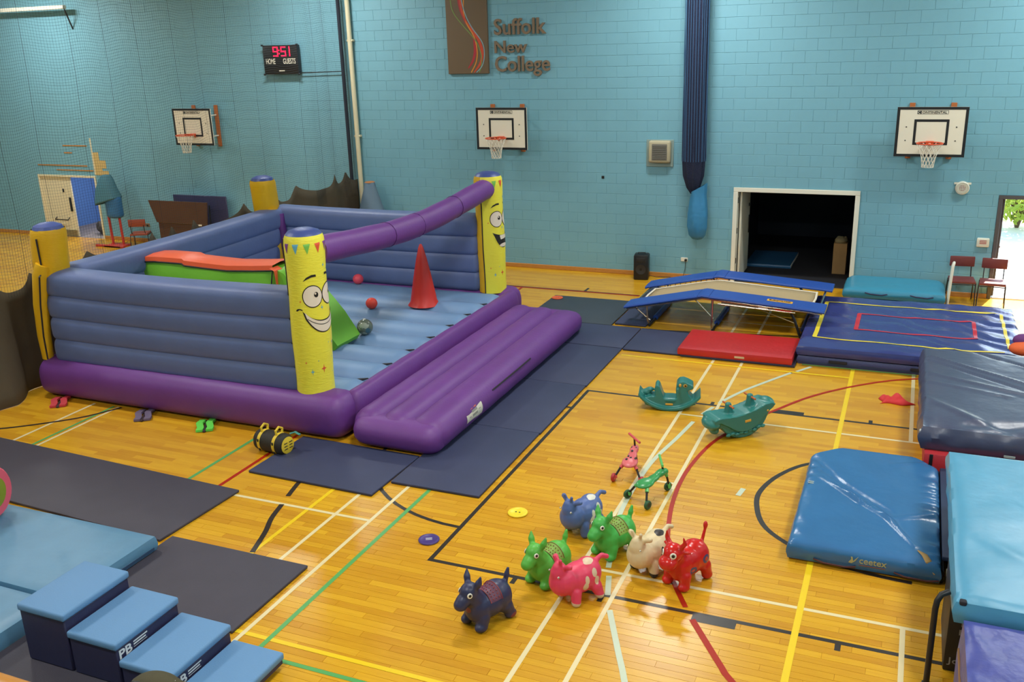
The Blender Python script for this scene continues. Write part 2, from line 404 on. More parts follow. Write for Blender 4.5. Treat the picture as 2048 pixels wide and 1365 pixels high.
# ------------------------------------------------------------------ walls and ceiling
WALLM = mat('painted_blockwork', (118, 170, 186), .55, bump=.12, bscale=60, var=.035, vscale=1.2)
OPEN = [(-19.18, -16.95, 1.80), (.83, 3.33, 2.025), (5.80, 7.3, 2.025)]
CH, BL = .225, .45
def free(z0, z1):
    iv = [(HX0, HX1)]
    for a, b, h in OPEN:
        if z0 < h-1e-6:
            nv = []
            for p, q in iv:
                if b <= p or a >= q: nv.append((p, q)); continue
                if a > p: nv.append((p, a))
                if b < q: nv.append((b, q))
            iv = nv
    return iv
wb = MB()
zs = sorted({0, HZ, *[h for _, _, h in OPEN]})
for z0, z1 in zip(zs, zs[1:]):
    for a, b in free(z0, z1): wb.box(a, b, WALLY+.006, WALLY+.2, z0, z1)
WB = struct(wb.build('wall_back', WALLM, smooth=False), 'pale blue painted blockwork wall of the hall', 'wall')
def block_mb(x0, x1, z0, z1, y=WALLY):
    g = .0015; x0 += g; x1 -= g; z0 += g; z1 -= g; e = .005; q = MB()
    return q.add([(x0,y+.004,z0),(x1,y+.004,z0),(x1,y+.004,z1),(x0,y+.004,z1),(x0+e,y,z0+e),(x1-e,y,z0+e),(x1-e,y,z1-e),(x0+e,y,z1-e)],
                 [(4,5,6,7),(0,1,5,4),(1,2,6,5),(2,3,7,6),(3,0,4,7)])
cand = []; rest = MB()
for c in range(int(HZ/CH)+1):
    z0, z1 = c*CH, min((c+1)*CH, HZ)
    if z1-z0 < .05: continue
    for a, b in free(z0, z1):
        x = floor((a-HX0)/BL)*BL+HX0-(BL/2 if c % 2 else 0)
        while x < b:
            p, q = max(x, a), min(x+BL, b); x += BL
            if q-p < .03: continue
            px = proj(((p+q)/2, WALLY, (z0+z1)/2))
            hid = (z1 < 2.0 and -8.3 < p < -2.6) or (z1 < .5 and 3.2 < p < 5.2)
            if q-p > BL-.001 and 20 < px[0] < 2030 and 5 < px[1] < 600 and p > -8 and not hid and z1-z0 > CH-.001: cand.append((abs(p-4), p, z0))
            else: m_ = block_mb(p, q, z0, z1); rest.add(m_.v, m_.f)
cand.sort()
bmh = block_mb(0, BL, 0, CH, 0).mesh('block', False); bmh.materials.append(WALLM)
for i, (_, p, z0) in enumerate(cand):
    if i < 300:
        o = bpy.data.objects.new('block', bmh); COL.objects.link(o); o.parent = WB; o.location = (p, WALLY, z0)
    else: m_ = block_mb(p, p+BL, z0, z0+CH); rest.add(m_.v, m_.f)
rb = rest.build('blocks', WALLM, WB, smooth=False); rb['kind'] = 'stuff'
PLAIN = mat('painted_wall', (124, 176, 194), .6)
struct(MB().box(HX0-.2, HX0, HY0, HY1, 0, HZ).build('wall_left', PLAIN, smooth=False), 'pale blue end wall', 'wall')
struct(MB().box(HX1, HX1+.2, HY0, HY1, 0, HZ).build('wall_right', PLAIN, smooth=False), 'pale blue end wall', 'wall')
struct(MB().box(HX0, HX1, HY0-.2, HY0, 0, HZ).build('wall_front', PLAIN, smooth=False), 'pale blue wall behind the gallery', 'wall')
struct(MB().box(HX0-.2, HX1+.2, HY0-.2, HY1+.2, HZ, HZ+.2).build('ceiling', mat('ceiling', (200, 200, 196), .7), smooth=False), 'pale grey ceiling', 'ceiling')
bb = MB()
for a, b in free(0, .1): bb.rbox(a, b, WALLY-.022, WALLY, 0, .1, .008, 1)
struct(bb.build('baseboard_back', WOOD, smooth=False), 'brown wooden skirting along the blockwork', 'skirting')
# gallery the photographer stands on
struct(MB().box(2.0, 8.9, HY0, -6.75, 3.3, 3.5).build('trim_1', mat('gallery_concrete', (150, 148, 142), .7), smooth=False), 'edge of the viewing gallery', 'gallery')
RAILW = mat('varnished_rail', (196, 128, 40), .35, var=.15, vscale=6, stretch=(1, 8, 8))
hr = thing('handrail', 'varnished orange wood handrail of the viewing gallery, lower left corner', 'handrail', (3.0, -6.9, 3.5))
MB().rbox(-.9, .42, -.06, .075, .82, .90, .03, 3).build('rail', RAILW, hr)
for x in (-.8, .3): MB().tube([(x, 0, 0), (x, 0, .83)], .02, 10).build('post', DKSTEEL, hr)

# ------------------------------------------------------------------ ceiling lamps
LHOUSE = mat('lamp_housing', (210, 210, 205), .4); LGLOW = mat('lamp_diffuser', (255, 250, 238), .5, emit=6)
def lamp(x, y, label):
    t = thing('ceiling_lamp', label, 'lamp', (x, y, HZ), 0, 'ceiling lamps of the hall')
    MB().rbox(-.75, .75, -.32, .32, -.30, -.12, .02, 1).build('housing', LHOUSE, t)
    MB().box(-.68, .68, -.26, .26, -.304, -.301).build('diffuser', LGLOW, t, smooth=False)
    for sx in (-.5, .5): MB().tube([(sx, 0, -.12), (sx, 0, 0)], .01, 6).build('hanger', STEEL, t)
    ld = bpy.data.lights.new('lamp_light', 'AREA'); ld.shape = 'RECTANGLE'; ld.size = 1.3; ld.size_y = .5; ld.energy = LAMP_W; ld.color = (.97, 1, .97)
    lo = bpy.data.objects.new('lamp_light', ld); COL.objects.link(lo); lo.parent = t; lo.location = (0, 0, -.32)
for y, rn in ((10.0, 'nearest the blockwork wall'), (2.2, 'over the middle of the hall'), (-4.8, 'nearest the gallery')):
    for x, cn in ((-17.5, 'far left'), (-8.6, 'left'), (.15, 'centre'), (7.2, 'right')):
        lamp(x, y, 'ceiling lamp of the row %s, %s' % (rn, cn))

# ------------------------------------------------------------------ doorways
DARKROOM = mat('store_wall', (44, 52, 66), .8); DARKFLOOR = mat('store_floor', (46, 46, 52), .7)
CREAM = mat('cream_paint', (226, 214, 178), .5)
def frame(t, x0, x1, h, m, wd=.07, y0=WALLY-.03, y1=WALLY+.2):
    for a, b in ((x0, x0+wd), (x1-wd, x1)): MB().rbox(a, b, y0, y1, 0, h-wd, .006, 1).build('door_jamb', m, t, world=True)
    MB().rbox(x0, x1, y0, y1, h-wd, h, .006, 1).build('door_head', m, t, world=True)
d1 = thing('door_1', 'white framed storeroom doorway with the leaf swung inward', 'doorway', (2.08, WALLY, 0)); d1['kind'] = 'structure'
frame(d1, .83, 3.33, 2.025, WHITE, .09)
lf = MB().rbox(.935, .98, WALLY+.2, WALLY+1.28, .01, 1.93, .006, 1).build('door_leaf', WHITE, d1, world=True)
MB().rbox(.975, 1.0, WALLY+1.14, WALLY+1.2, .85, 1.25, .005, 1).build('push_plate', DKSTEEL, lf, world=True)
MB().rbox(.975, .995, WALLY+1.1, WALLY+1.14, 1.45, 1.52, .005, 1).build('lock', DKSTEEL, lf, world=True)
for x in (.92, 3.24):
    for z in (.45, 1.1, 1.75): MB().rbox(x-.012, x+.012, WALLY+.02, WALLY+.05, z-.06, z+.06, .003, 1).build('hinge', DKSTEEL, d1, world=True)
SX0, SX1, SY1 = .6, 3.5, WALLY+5.2
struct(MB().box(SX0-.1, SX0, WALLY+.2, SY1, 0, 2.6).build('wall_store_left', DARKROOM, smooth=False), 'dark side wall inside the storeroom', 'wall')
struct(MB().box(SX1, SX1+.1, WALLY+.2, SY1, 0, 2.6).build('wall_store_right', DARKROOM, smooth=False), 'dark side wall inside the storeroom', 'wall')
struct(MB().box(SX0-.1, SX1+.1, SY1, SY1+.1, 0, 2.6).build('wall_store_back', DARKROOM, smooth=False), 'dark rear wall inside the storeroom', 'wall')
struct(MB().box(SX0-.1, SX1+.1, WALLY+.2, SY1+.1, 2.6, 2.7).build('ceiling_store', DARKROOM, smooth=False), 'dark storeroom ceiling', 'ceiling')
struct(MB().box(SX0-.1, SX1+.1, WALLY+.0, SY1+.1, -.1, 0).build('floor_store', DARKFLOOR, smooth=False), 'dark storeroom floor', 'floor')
sm = thing('storage_mat', 'dim blue mat lying on the storeroom floor', 'mat', (1.45, 14.6, 0))
MB().cushion(-.55, .45, -.7, .75, 0, .08, 10, 12, .02).build('mat_body', mat('store_mat_blue', (48, 98, 140), .4), sm)
MB().rbox(.455, .465, -.69, .74, .01, .07, .004, 1).build('edge_trim', WHITE, sm)
cbx = thing('cardboard_box', 'tall cardboard box standing just inside the storeroom doorway', 'box', (2.95, 13.85, 0))
CARD = mat('cardboard', (176, 140, 92), .8, var=.06)
MB().rbox(-.14, .14, -.18, .18, 0, .68, .006, 1).build('box_body', CARD, cbx)
pk = MB(); pk.ell((0, 0, .72), (.14, .16, .09), 12, 8); pk.v = [tuple(Vector(v)*(1+.08*noise.noise(Vector(v)*14))) for v in pk.v]
pk.build('packing_paper', mat('packing', (150, 136, 100), .8), cbx)

d2 = thing('door_2', 'cream double doorway behind the net with one leaf shut', 'doorway', (-18.1, WALLY, 0)); d2['kind'] = 'structure'
frame(d2, -19.18, -16.95, 1.80, CREAM, .06)
l2 = MB().rbox(-19.12, -18.0, WALLY+.02, WALLY+.07, .01, 1.74, .006, 1).build('door_leaf', CREAM, d2, world=True)
MB().rbox(-18.14, -18.06, WALLY-.0, WALLY+.03, .75, 1.15, .005, 1).build('push_plate', DKSTEEL, l2, world=True)
MB().tube([(-18.75, WALLY+.02, .56), (-18.75, WALLY-.05, .5), (-18.25, WALLY-.05, .5), (-18.25, WALLY+.02, .56)], .015, 8).build('push_bar', DKSTEEL, l2, world=True)
MB().rbox(-18.33, -18.28, WALLY, WALLY+.025, 1.3, 1.4, .005, 1).build('lock', DKSTEEL, l2, world=True)
MB().box(-19.1, -18.03, WALLY+.008, WALLY+.025, .02, .2).build('kick_plate', STEEL, l2, world=True)
BLUEW = mat('corridor_blue', (92, 132, 196), .6)
struct(MB().box(-19.4, -14.6, WALLY+2.4, WALLY+2.5, 0, 2.6).build('wall_corridor_back', BLUEW, smooth=False), 'blue corridor wall seen through the open leaf', 'wall')
struct(MB().box(-19.5, -19.4, WALLY+.2, WALLY+2.5, 0, 2.6).build('wall_corridor_left', BLUEW, smooth=False), 'blue corridor end wall', 'wall')
struct(MB().box(-14.6, -14.5, WALLY+.2, WALLY+2.5, 0, 2.6).build('wall_corridor_right', BLUEW, smooth=False), 'blue corridor end wall', 'wall')
struct(MB().box(-19.5, -14.5, WALLY+.2, WALLY+2.5, 2.6, 2.7).build('ceiling_corridor', WHITE, smooth=False), 'corridor ceiling', 'ceiling')
struct(MB().box(-19.5, -14.5, WALLY, WALLY+2.5, -.1, 0).build('floor_corridor', mat('corridor_floor', (134, 124, 122), .6), smooth=False), 'grey corridor floor', 'floor')
struct(MB().box(-19.39, -14.61, WALLY+2.38, WALLY+2.4, 1.18, 1.3).build('trim_2', WHITE, smooth=False), 'white dado rail on the blue corridor wall', 'rail')
cl = thing('added_corridor_lamp', 'added unseen lamp on the corridor ceiling behind the open leaf', 'lamp', (-17.1, WALLY+1.3, 2.6))  # unseen lamp, added to brighten the blue corridor wall
MB().rbox(-.5, .5, -.1, .1, -.06, -.0, .01, 1).build('diffuser', LGLOW, cl)
ld = bpy.data.lights.new('added_corridor_light', 'AREA'); ld.size = .9; ld.energy = 60; lo = bpy.data.objects.new('added_corridor_light', ld); COL.objects.link(lo); lo.parent = cl; lo.location = (0, 0, -.09)
hb = blob(MB().ell((0, 0, .16), (.32, .2, .17)).ell((.28, .02, .18), (.16, .15, .13)).ell((-.3, .05, .2), (.13, .13, .18)), .03)
tag(link('kit_bag', hb, mat('dark_bag', (58, 52, 50), .7)), 'dark slumped bag on the floor of the open cream doorway', 'bag').location = (-17.45, 13.0, 0)
# bricked-up patch and old timber scars above the cream doorway
SCAR = mat('bare_plaster', (206, 176, 112), .7)
sc_ = thing('wall_patch', 'bare yellow plaster patch with stepped edge above the cream doorway', 'patch', (-16.8, WALLY-.004, 1.83))
for i, (a, b, z0, z1) in enumerate(((-16.92, -16.72, 2.24, 2.46), (-16.92, -16.5, 2.02, 2.24), (-16.92, -16.66, 1.95, 2.02), (-16.92, -16.44, 1.83, 1.95))):
    MB().box(a, b, WALLY-.006, WALLY, z0, z1).build('plaster', SCAR, sc_, world=True, smooth=False)
MB().box(-16.97, -16.92, WALLY-.01, WALLY, 1.83, 2.85).build('batten', CREAM, sc_, world=True, smooth=False)
for i, (a, b, z) in enumerate(((-18.0, -17.1, 2.62), (-19.1, -17.2, 2.06), (-18.4, -17.0, 1.93), (-18.0, -17.7, 2.42))):
    tag(MB().box(a, b, WALLY-.012, WALLY, z, z+.03).build('timber_strip', WOOD, smooth=False),
        ['short upper timber strip on the wall above the cream doorway', 'longest timber strip on the wall above the cream doorway', 'lowest timber strip just above the cream doorway', 'stub of timber strip under the short upper one'][i], 'strip')
tb = thing('wall_bar', 'white horizontal bar with dark end bracket high on the wall, top left', 'bar', (-18.2, WALLY-.3, 6.28))
MB().rbox(-2.6, 1.45, -.06, .06, -.05, .05, .02, 2).build('bar', WHITE, tb)
MB().tube([(1.43, 0, -.05), (1.3, .3, -.55)], .02, 8).build('bracket', DKSTEEL, tb); MB().tube([(-2.3, 0, -.05), (-2.3, .3, -.55)], .02, 8).build('bracket', DKSTEEL, tb)

DGREY = mat('exit_frame', (84, 80, 82), .45)
d3 = thing('door_3', 'grey framed exit standing open to bright daylight', 'doorway', (6.55, WALLY, 0)); d3['kind'] = 'structure'
frame(d3, 5.80, 7.30, 2.025, DGREY, .07, WALLY-.02, WALLY+.2)
l3 = MB().rbox(5.88, 5.93, WALLY+.2, WALLY+.95, .01, 1.94, .006, 1).build('door_leaf', DGREY, d3, world=True)
MB().rbox(5.925, 5.96, WALLY+.3, WALLY+.8, .95, 1.0, .01, 1).build('push_bar', STEEL, l3, world=True)
# outdoors: pale paving and a hedge
pv = mat('paving', (226, 222, 210), .8, var=.05, vscale=2)
struct(MB().box(SX1+.2, 16, WALLY+.2, 30, -.12, -.02).build('ground_outside', pv, smooth=False), 'sunlit pale paving outside the exit', 'paving')
HG = mat('hedge_leaf', (130, 160, 62), .6, var=.25, vscale=6); HT = mat('hedge_twig', (94, 72, 48), .8)
def shrub(x, y, h, rx, n, label, m):
    t = thing('shrub', label, 'shrub', (x, y, 0), 0, 'shrubs outside the exit')
    stem = MB(); lv = MB()
    for i in range(6):
        a = i*1.05; stem.tube([(0, 0, -.02), (.25*cos(a)*rx, .25*sin(a)*rx, h*.5), (.6*cos(a)*rx, .6*sin(a)*rx, h*.9)], [.05, .03, .01], 5)
    stem.build('stems', HT, t)
    for i in range(n):
        while True:
            p = Vector((random.uniform(-1, 1), random.uniform(-1, 1), random.uniform(-1, 1)))
            if .35 < p.length < 1: break
        c = Vector((p.x*rx, p.y*rx, h*.55+p.z*h*.5)); s = random.uniform(.06, .13); R = Euler((random.uniform(0, 6), random.uniform(0, 6), random.uniform(0, 6))).to_matrix()
        lv.add([c+R @ Vector(q)*s for q in ((-1, 0, 0), (0, -.45, .1), (1, 0, 0), (0, .45, .1))], [(0, 1, 2), (0, 2, 3)])
    o = lv.build('leaves', m, t, smooth=False); o['kind'] = 'stuff'
    nt = m.node_tree; b = nt.nodes['Principled BSDF']; tr_ = nt.nodes.new('ShaderNodeBsdfTranslucent'); tr_.inputs[0].default_value = lin((190, 200, 90)); ms = nt.nodes.new('ShaderNodeMixShader'); ms.inputs[0].default_value = .5
    nt.links.new(b.outputs[0], ms.inputs[1]); nt.links.new(tr_.outputs[0], ms.inputs[2]); nt.links.new(ms.outputs[0], nt.nodes['Material Output'].inputs[0])
shrub(6.9, 20.2, 2.2, 1.25, 2600, 'leafy green shrub filling the open exit doorway', HG)
shrub(9.9, 20.6, 2.4, 1.3, 2400, 'taller yellow-green shrub further along outside the exit', mat('hedge_leaf_b', (166, 176, 84), .6, var=.2, vscale=6))

# ------------------------------------------------------------------ fittings on the wall
BOARD = mat('backboard_white', (232, 222, 200), .4); RIM = mat('rim_orange', (214, 78, 36), .4); NETW = mat('net_white', (226, 218, 200), .7)
BKT = mat('bracket_wood', (176, 98, 46), .6)
def hoop(x, label, bring=.42):
    t = thing('basketball_hoop', label, 'basketball hoop', (x, WALLY, 2.77), 0, 'basketball hoops along the wall')
    yb = -bring; W, H = .61, .915
    b = MB().rbox(-W, W, yb, yb+.03, 0, H, .004, 1).build('backboard', BOARD, t)
    q = MB()
    for a in ((-W, W, 0, .05), (-W, W, H-.05, H), (-W, -W+.05, .05, H-.05), (W-.05, W, .05, H-.05)): q.box(a[0], a[1], yb-.003, yb-.0005, a[2], a[3])
    q.build('border', BLACK, b, smooth=False)
    q = MB()
    for a in ((-.3, .3, .22, .265), (-.3, .3, .645, .69), (-.3, -.255, .265, .645), (.255, .3, .265, .645)): q.box(a[0], a[1], yb-.003, yb-.0005, a[2], a[3])
    q.build('target_square', BLACK, b, smooth=False)
    q = MB()
    q.box(-.26, -.19, yb-.003, yb-.0005, .785, .85); q.build('logo_block', BLACK, b, smooth=False)
    for a in ((-.19, .27, .785, .79), (-.19, .27, .845, .85), (.265, .27, .785, .85)): MB().box(a[0], a[1], yb-.003, yb-.0005, a[2], a[3]).build('logo_frame', BLACK, b, smooth=False)
    wall_text('C', -.25, .795, yb-.006, BOARD, b, height=.045, depth=.002, bold=.01, world=False)
    wall_text('ONTINENTAL', -.175, .797, yb-.003, BLACK, b, width=.42, height=.042, depth=.002, bold=.01, world=False)
    for sx in (-.43, .43):
        for z in (.30, .55): MB().lathe([(0, -.006), (.012, -.006), (.012, 0)], 8, (sx, yb, z), 'y').build('bolt', DKSTEEL, b)
    ry = yb-.1-.225; rz = .285
    MB().tube([(.225*cos(a*2*pi/28), ry+.225*sin(a*2*pi/28), rz) for a in range(28)], .012, 8, closed=True).build('rim', RIM, t)
    br = MB(); br.rbox(-.07, .07, yb-.11, yb, rz-.05, rz+.012, .006, 1); br.tube([(-.06, yb-.005, rz-.09), (-.12, ry+.17, rz-.005)], .008, 6); br.tube([(.06, yb-.005, rz-.09), (.12, ry+.17, rz-.005)], .008, 6)
    br.build('rim_bracket', RIM, t)
    n = MB(); N = 12
    for k in range(N):
        for d in (1, -1):
            pts = []
            for i in range(7):
                s = i/6; r = .222*(1-s)+.105*s-.03*sin(pi*s); a = 2*pi*k/N+d*s*pi*.5
                pts.append((r*cos(a), ry+r*sin(a), rz-.012-.42*s))
            n.tube(pts, .005, 4)
    n.tube([(.105*cos(a*2*pi/16), ry+.105*sin(a*2*pi/16), rz-.432) for a in range(16)], .005, 4, closed=True)
    n.build('net', NETW, t)
    for sx in (-.36, .36):
        MB().rbox(sx-.05, sx+.05, -.05, 0, -.08, H+.05, .006, 1).build('wall_batten', BKT, t)
        for z in (.2, .72): MB().tube([(sx, -.05, z), (sx, yb+.03, z)], .018, 8).build('stand_off', WHITE, t)
        MB().tube([(sx, -.03, -.05), (sx*.7, yb+.04, .1)], .012, 6).build('brace', STEEL, t)
hoop(-4.26, 'basketball hoop below the brown sign panel', .40); hoop(4.49, 'basketball hoop above the storeroom and exit doorways')
hoop(-12.78, 'basketball hoop seen through the net, below the scoreboard', .55); hoop(-21.2, 'basketball hoop cut off at the left edge, seen through the net', .55)

SIGN = mat('sign_brown', (104, 84, 60), .5)
sp = thing('college_sign', 'tall brown sign panel with coloured curving ribbons', 'sign', (-5.17, WALLY, 4.4))
MB().rbox(-.505, .50, -.06, 0, 0, 2.3, .008, 1).build('panel', SIGN, sp)
RIB = [((170, 40, 50), [(0, .12), (.13, .3), (.19, .55), (.14, .9), (-.05, 1.15), (-.16, 1.45), (-.18, 1.9), (-.15, 2.2)]),
       ((222, 140, 40), [(.07, .03), (.2, .25), (.235, .5), (.17, .8), (.0, 1.08), (-.06, 1.35), (-.04, 1.65), (.03, 2.2)]),
       ((196, 70, 40), [(.14, .03), (.3, .22), (.36, .45), (.28, .72), (.08, 1.0), (-.09, 1.3), (-.13, 1.7), (-.06, 2.2)]),
       ((116, 140, 70), [(.27, .03), (.33, .2), (.32, .45), (.2, .72), (-.1, 1.05), (-.3, 1.3), (-.37, 1.55), (-.4, 2.2)]),
       ((130, 160, 168), [(.2, .03), (.35, .18), (.41, .42), (.36, .68), (.12, 1.0), (-.03, 1.3), (-.11, 1.7), (.0, 2.2)])]
for i, (c, pts) in enumerate(RIB):
    P = smooth_path(pts, 6); q = MB(); vs = []
    for k in range(len(P)):
        t = Vector((P[min(k+1, len(P)-1)][0]-P[max(k-1, 0)][0], P[min(k+1, len(P)-1)][1]-P[max(k-1, 0)][1])).normalized(); wd = .011+.012*(i in (0, 2))*abs(sin(k*.12))*2
        for s in (-1, 1): vs.append((P[k][0]-t.y*s*wd, -.062-.0006*i, P[k][1]+t.x*s*wd))
    q.add(vs, [(2*k, 2*k+2, 2*k+3, 2*k+1) for k in range(len(P)-1)]); q.build('ribbon', mat('ribbon_%d' % i, c, .5), sp, smooth=False)
lt = thing('sign_lettering', 'raised brown letters reading Suffolk New College', 'lettering', (-4.5, WALLY, 4.4))
LETT = mat('letter_brown', (126, 106, 84), .5)
for wd, z, wid in (('Suffolk', 5.21, 1.22), ('New', 4.83, .77), ('College', 4.33, 1.30)):
    tm = textmesh(wd, wid, {'Suffolk': .34, 'New': .26, 'College': .44}[wd], .05, .012)
    for q in islands(tm):
        q.moved(Matrix.Translation((-4.52, WALLY-.025, z)) @ Matrix.Rotation(pi/2, 4, 'X')); q.build('letter', LETT, lt, world=True, ang=20)

sb = thing('scoreboard', 'black electronic scoreboard showing 9:51 on the wall behind the net', 'scoreboard', (-10.15, WALLY-.05, 4.47))
MB().rbox(-.3, .3, 0, .05, .2, .5, .01, 1).build('wall_mount', DKSTEEL, sb)
MB().rbox(-.51, .5, -.12, 0, 0, .68, .015, 2).build('case', BLACK, sb)
for sx in (-.51, .5):
    for z in (0, .68): MB().rbox(sx-.03, sx+.03, -.14, -.1, z-.02, z+.02, .01, 1).build('corner_cap', BLACK, sb)
LED = mat('led_red', (255, 26, 70), .5, emit=2.2)
def seg(ch, x, z, h=.2, wd=.12, t=.026):
    S = {'a': (0, 1, 1, 1), 'g': (0, .5, 1, .5), 'd': (0, 0, 1, 0), 'f': (0, .5, 0, 1), 'e': (0, 0, 0, .5), 'b': (1, .5, 1, 1), 'c': (1, 0, 1, .5)}
    for k in {'9': 'abcdfg', '5': 'acdfg', '1': 'bc'}[ch]:
        a, b, c, d = S[k]; x0, x1, z0, z1 = x+a*wd, x+c*wd, z+b*h, z+d*h
        MB().box(min(x0, x1)-t/2, max(x0, x1)+t/2, -.126, -.121, min(z0, z1)-t/2, max(z0, z1)+t/2).build('led_segment', LED, sb, smooth=False)
seg('9', -.19, .43); seg('5', .04, .43); seg('1', .16, .43)
for z in (.48, .56): MB().box(-.035, -.01, -.126, -.121, z-.013, z+.013).build('led_dot', LED, sb, smooth=False)
wall_text('HOME', -.43, .24, -.123, WHITE, sb, width=.27, height=.13, bold=.01, world=False)
wall_text('GUESTS', .07, .24, -.123, WHITE, sb, width=.36, height=.13, bold=.01, world=False)
MB().box(-.07, .09, -.126, -.121, .07, .095).build('maker_plate', WHITE, sb, smooth=False)
MB().tube([(.5, -.03, .02), (1.65, -.03, .04)], .012, 6).build('cable', DKSTEEL, sb)

vb = thing('wall_vent', 'beige square ventilation box with grey louvres left of the bunched net', 'vent', (-.75, WALLY, 2.42))
VENTM = mat('vent_beige', (178, 168, 138), .6)
MB().rbox(-.30, .29, -.03, 0, 0, .57, .01, 1).build('wall_plate', mat('vent_plate', (138, 158, 152), .6), vb)
MB().rbox(-.23, .25, -.16, -.03, .09, .56, .05, 3).build('cover', VENTM, vb)
GREYM = mat('vent_grey', (112, 108, 98), .6)
MB().rbox(-.15, .18, -.166, -.155, .15, .49, .01, 1).build('grille_frame', GREYM, vb)
for i in range(8): MB().box(-.13, .16, -.176, -.164, .175+i*.038, .19+i*.038).build('louvre', GREYM, vb, smooth=False)
rg = thing('round_grille', 'round white grille speaker right of the hoop', 'grille', (5.15, WALLY, 2.15))
MB().lathe([(.125, 0), (.125, -.07), (.105, -.085), (.1, -.06), (0, -.06)], 28, (0, 0, 0), 'y').build('ring', WHITE, rg)
MB().lathe([(.06, -.061), (.06, -.064), (0, -.064)], 16, (0, 0, 0), 'y').build('cone', mat('dull_red', (150, 60, 60), .6), rg)
for i in range(-3, 4):
    e = sqrt(max(0, .1**2-(i*.028)**2)); MB().box(i*.028-.005, i*.028+.005, -.082, -.074, -e, e).build('bar', WHITE, rg, smooth=False); MB().box(-e, e, -.084, -.076, i*.028-.005, i*.028+.005).build('bar', WHITE, rg, smooth=False)
MB().rbox(-.15, .15, -.02, 0, .06, .1, .005, 1).build('bracket', WHITE, rg)
sgr = thing('alarm_box', 'small white caged alarm box beside the exit frame', 'alarm', (5.62, WALLY, 1.02))
MB().rbox(-.11, .11, -.05, 0, 0, .18, .02, 2).build('case', WHITE, sgr)
MB().rbox(-.06, .06, -.056, -.048, .06, .14, .005, 1).build('panel', mat('alarm_red', (190, 110, 104), .5), sgr)
for i in range(5): MB().box(-.1, .1, -.064, -.056, .03+i*.03, .036+i*.03).build('bar', WHITE, sgr, smooth=False)
sk = thing('wall_socket', 'white double wall socket with black plug above the skirting', 'socket', (-.17, WALLY, .42))
MB().rbox(-.08, .07, -.02, 0, -.045, .045, .008, 1).build('face_plate', WHITE, sk)
MB().rbox(.01, .06, -.07, -.02, -.03, .02, .01, 1).build('plug', BLACK, sk)
MB().tube([(.035, -.06, -.02), (.03, -.07, -.2), (-.02, -.06, -.41)], .006, 6).build('cable', BLACK, sk)
spk = thing('floor_speaker', 'black portable loudspeaker standing on the floor against the wall', 'speaker', (-1.05, 12.12, 0), radians(8))
MB().rbox(-.16, .16, -.15, .15, 0, .56, .03, 2).build('cabinet', BLACK, spk)
MB().lathe([(.11, -.155), (.11, -.16), (.03, -.15), (0, -.148)], 20, (0, 0, .24), 'y').build('woofer', mat('speaker_cone', (40, 38, 38), .6), spk)
MB().rbox(-.1, .1, -.158, -.148, .4, .5, .02, 2).build('horn', mat('speaker_horn', (32, 32, 34), .5), spk)
MB().tube([(-.08, 0, .55), (-.08, 0, .585), (.08, 0, .585), (.08, 0, .55)], .012, 6).build('handle', BLACK, spk)
MB().tube([(.1, .14, .06), (.3, .15, .012), (.62, .18, .008)], .006, 6).build('cable', BLACK, spk)
s2 = thing('wall_socket', 'small brown wall socket behind the net beside the red stand', 'socket', (-15.3, WALLY, .48))
MB().rbox(-.07, .07, -.02, 0, -.05, .05, .008, 1).build('face_plate', mat('socket_brown', (140, 112, 80), .5), s2); MB().rbox(-.02, .04, -.05, -.02, -.03, .02, .01, 1).build('plug', BLACK, s2)
ftile = tag(MB().rbox(-2.06, -2.0, WALLY-.015, WALLY, 2.13, 2.19, .004, 1).build('wall_bolt', DKSTEEL), 'tiny dark bolt in the wall below the hoop by the sign', 'bolt')

# ------------------------------------------------------------------ bunched net in the middle of the wall
bn = thing('bunched_net', 'navy divider net gathered in a long bundle, its foot in a light blue bag', 'net', (.03, 12.05, 0))
q = MB(); NN = 40; prof = [(7.4, .20), (6.5, .205), (5, .21), (3.5, .22), (2.7, .225), (2.3, .20), (2.05, .13), (1.92, .05)]
vs = []
for z, r in prof:
    for k in range(NN):
        a = 2*pi*k/NN; rr = r*(1+.09*sin(9*a+z*.7)+.05*sin(17*a)); vs.append((rr*cos(a)+.03*(7.4-z)/6, rr*.85*sin(a), z))
q.add(vs, [(i*NN+k, i*NN+(k+1) % NN, (i+1)*NN+(k+1) % NN, (i+1)*NN+k) for i in range(len(prof)-1) for k in range(NN)])
q.build('net_bundle', mat('net_navy', (26, 34, 62), .85, bump=1, bscale=90, var=.25, vscale=40), bn)
q = MB()
for k in range(26):
    a = 2*pi*k/26; r = .235
    q.tube([((r*(1+.06*sin(9*a+z*.7)))*cos(a)+.03*(7.4-z)/6, r*.87*sin(a), z) for z in (7.4, 6, 4.5, 3.2, 2.6)], .006, 4)
q.build('net_cords', mat('net_cord_blue', (58, 96, 134), .8), bn)
BAGB = mat('bag_blue', (54, 128, 172), .55, bump=.5, bscale=9)
q = MB(); vs = []; prof = [(2.05, .17), (1.9, .16), (1.75, .18), (1.5, .205), (1.25, .21), (1.05, .17), (.97, .1), (.95, .02)]
for i, (z, r) in enumerate(prof):
    for k in range(28):
        a = 2*pi*k/28; rr = r*(1+.07*sin(5*a+z*3)); zz = z+(.1*cos(a) if i == 0 else 0); vs.append((rr*cos(a)+.14, rr*.8*sin(a), zz))
q.add(vs, [(i*28+k, i*28+(k+1) % 28, (i+1)*28+(k+1) % 28, (i+1)*28+k) for i in range(len(prof)-1) for k in range(28)]); q.build('storage_bag', BAGB, bn)

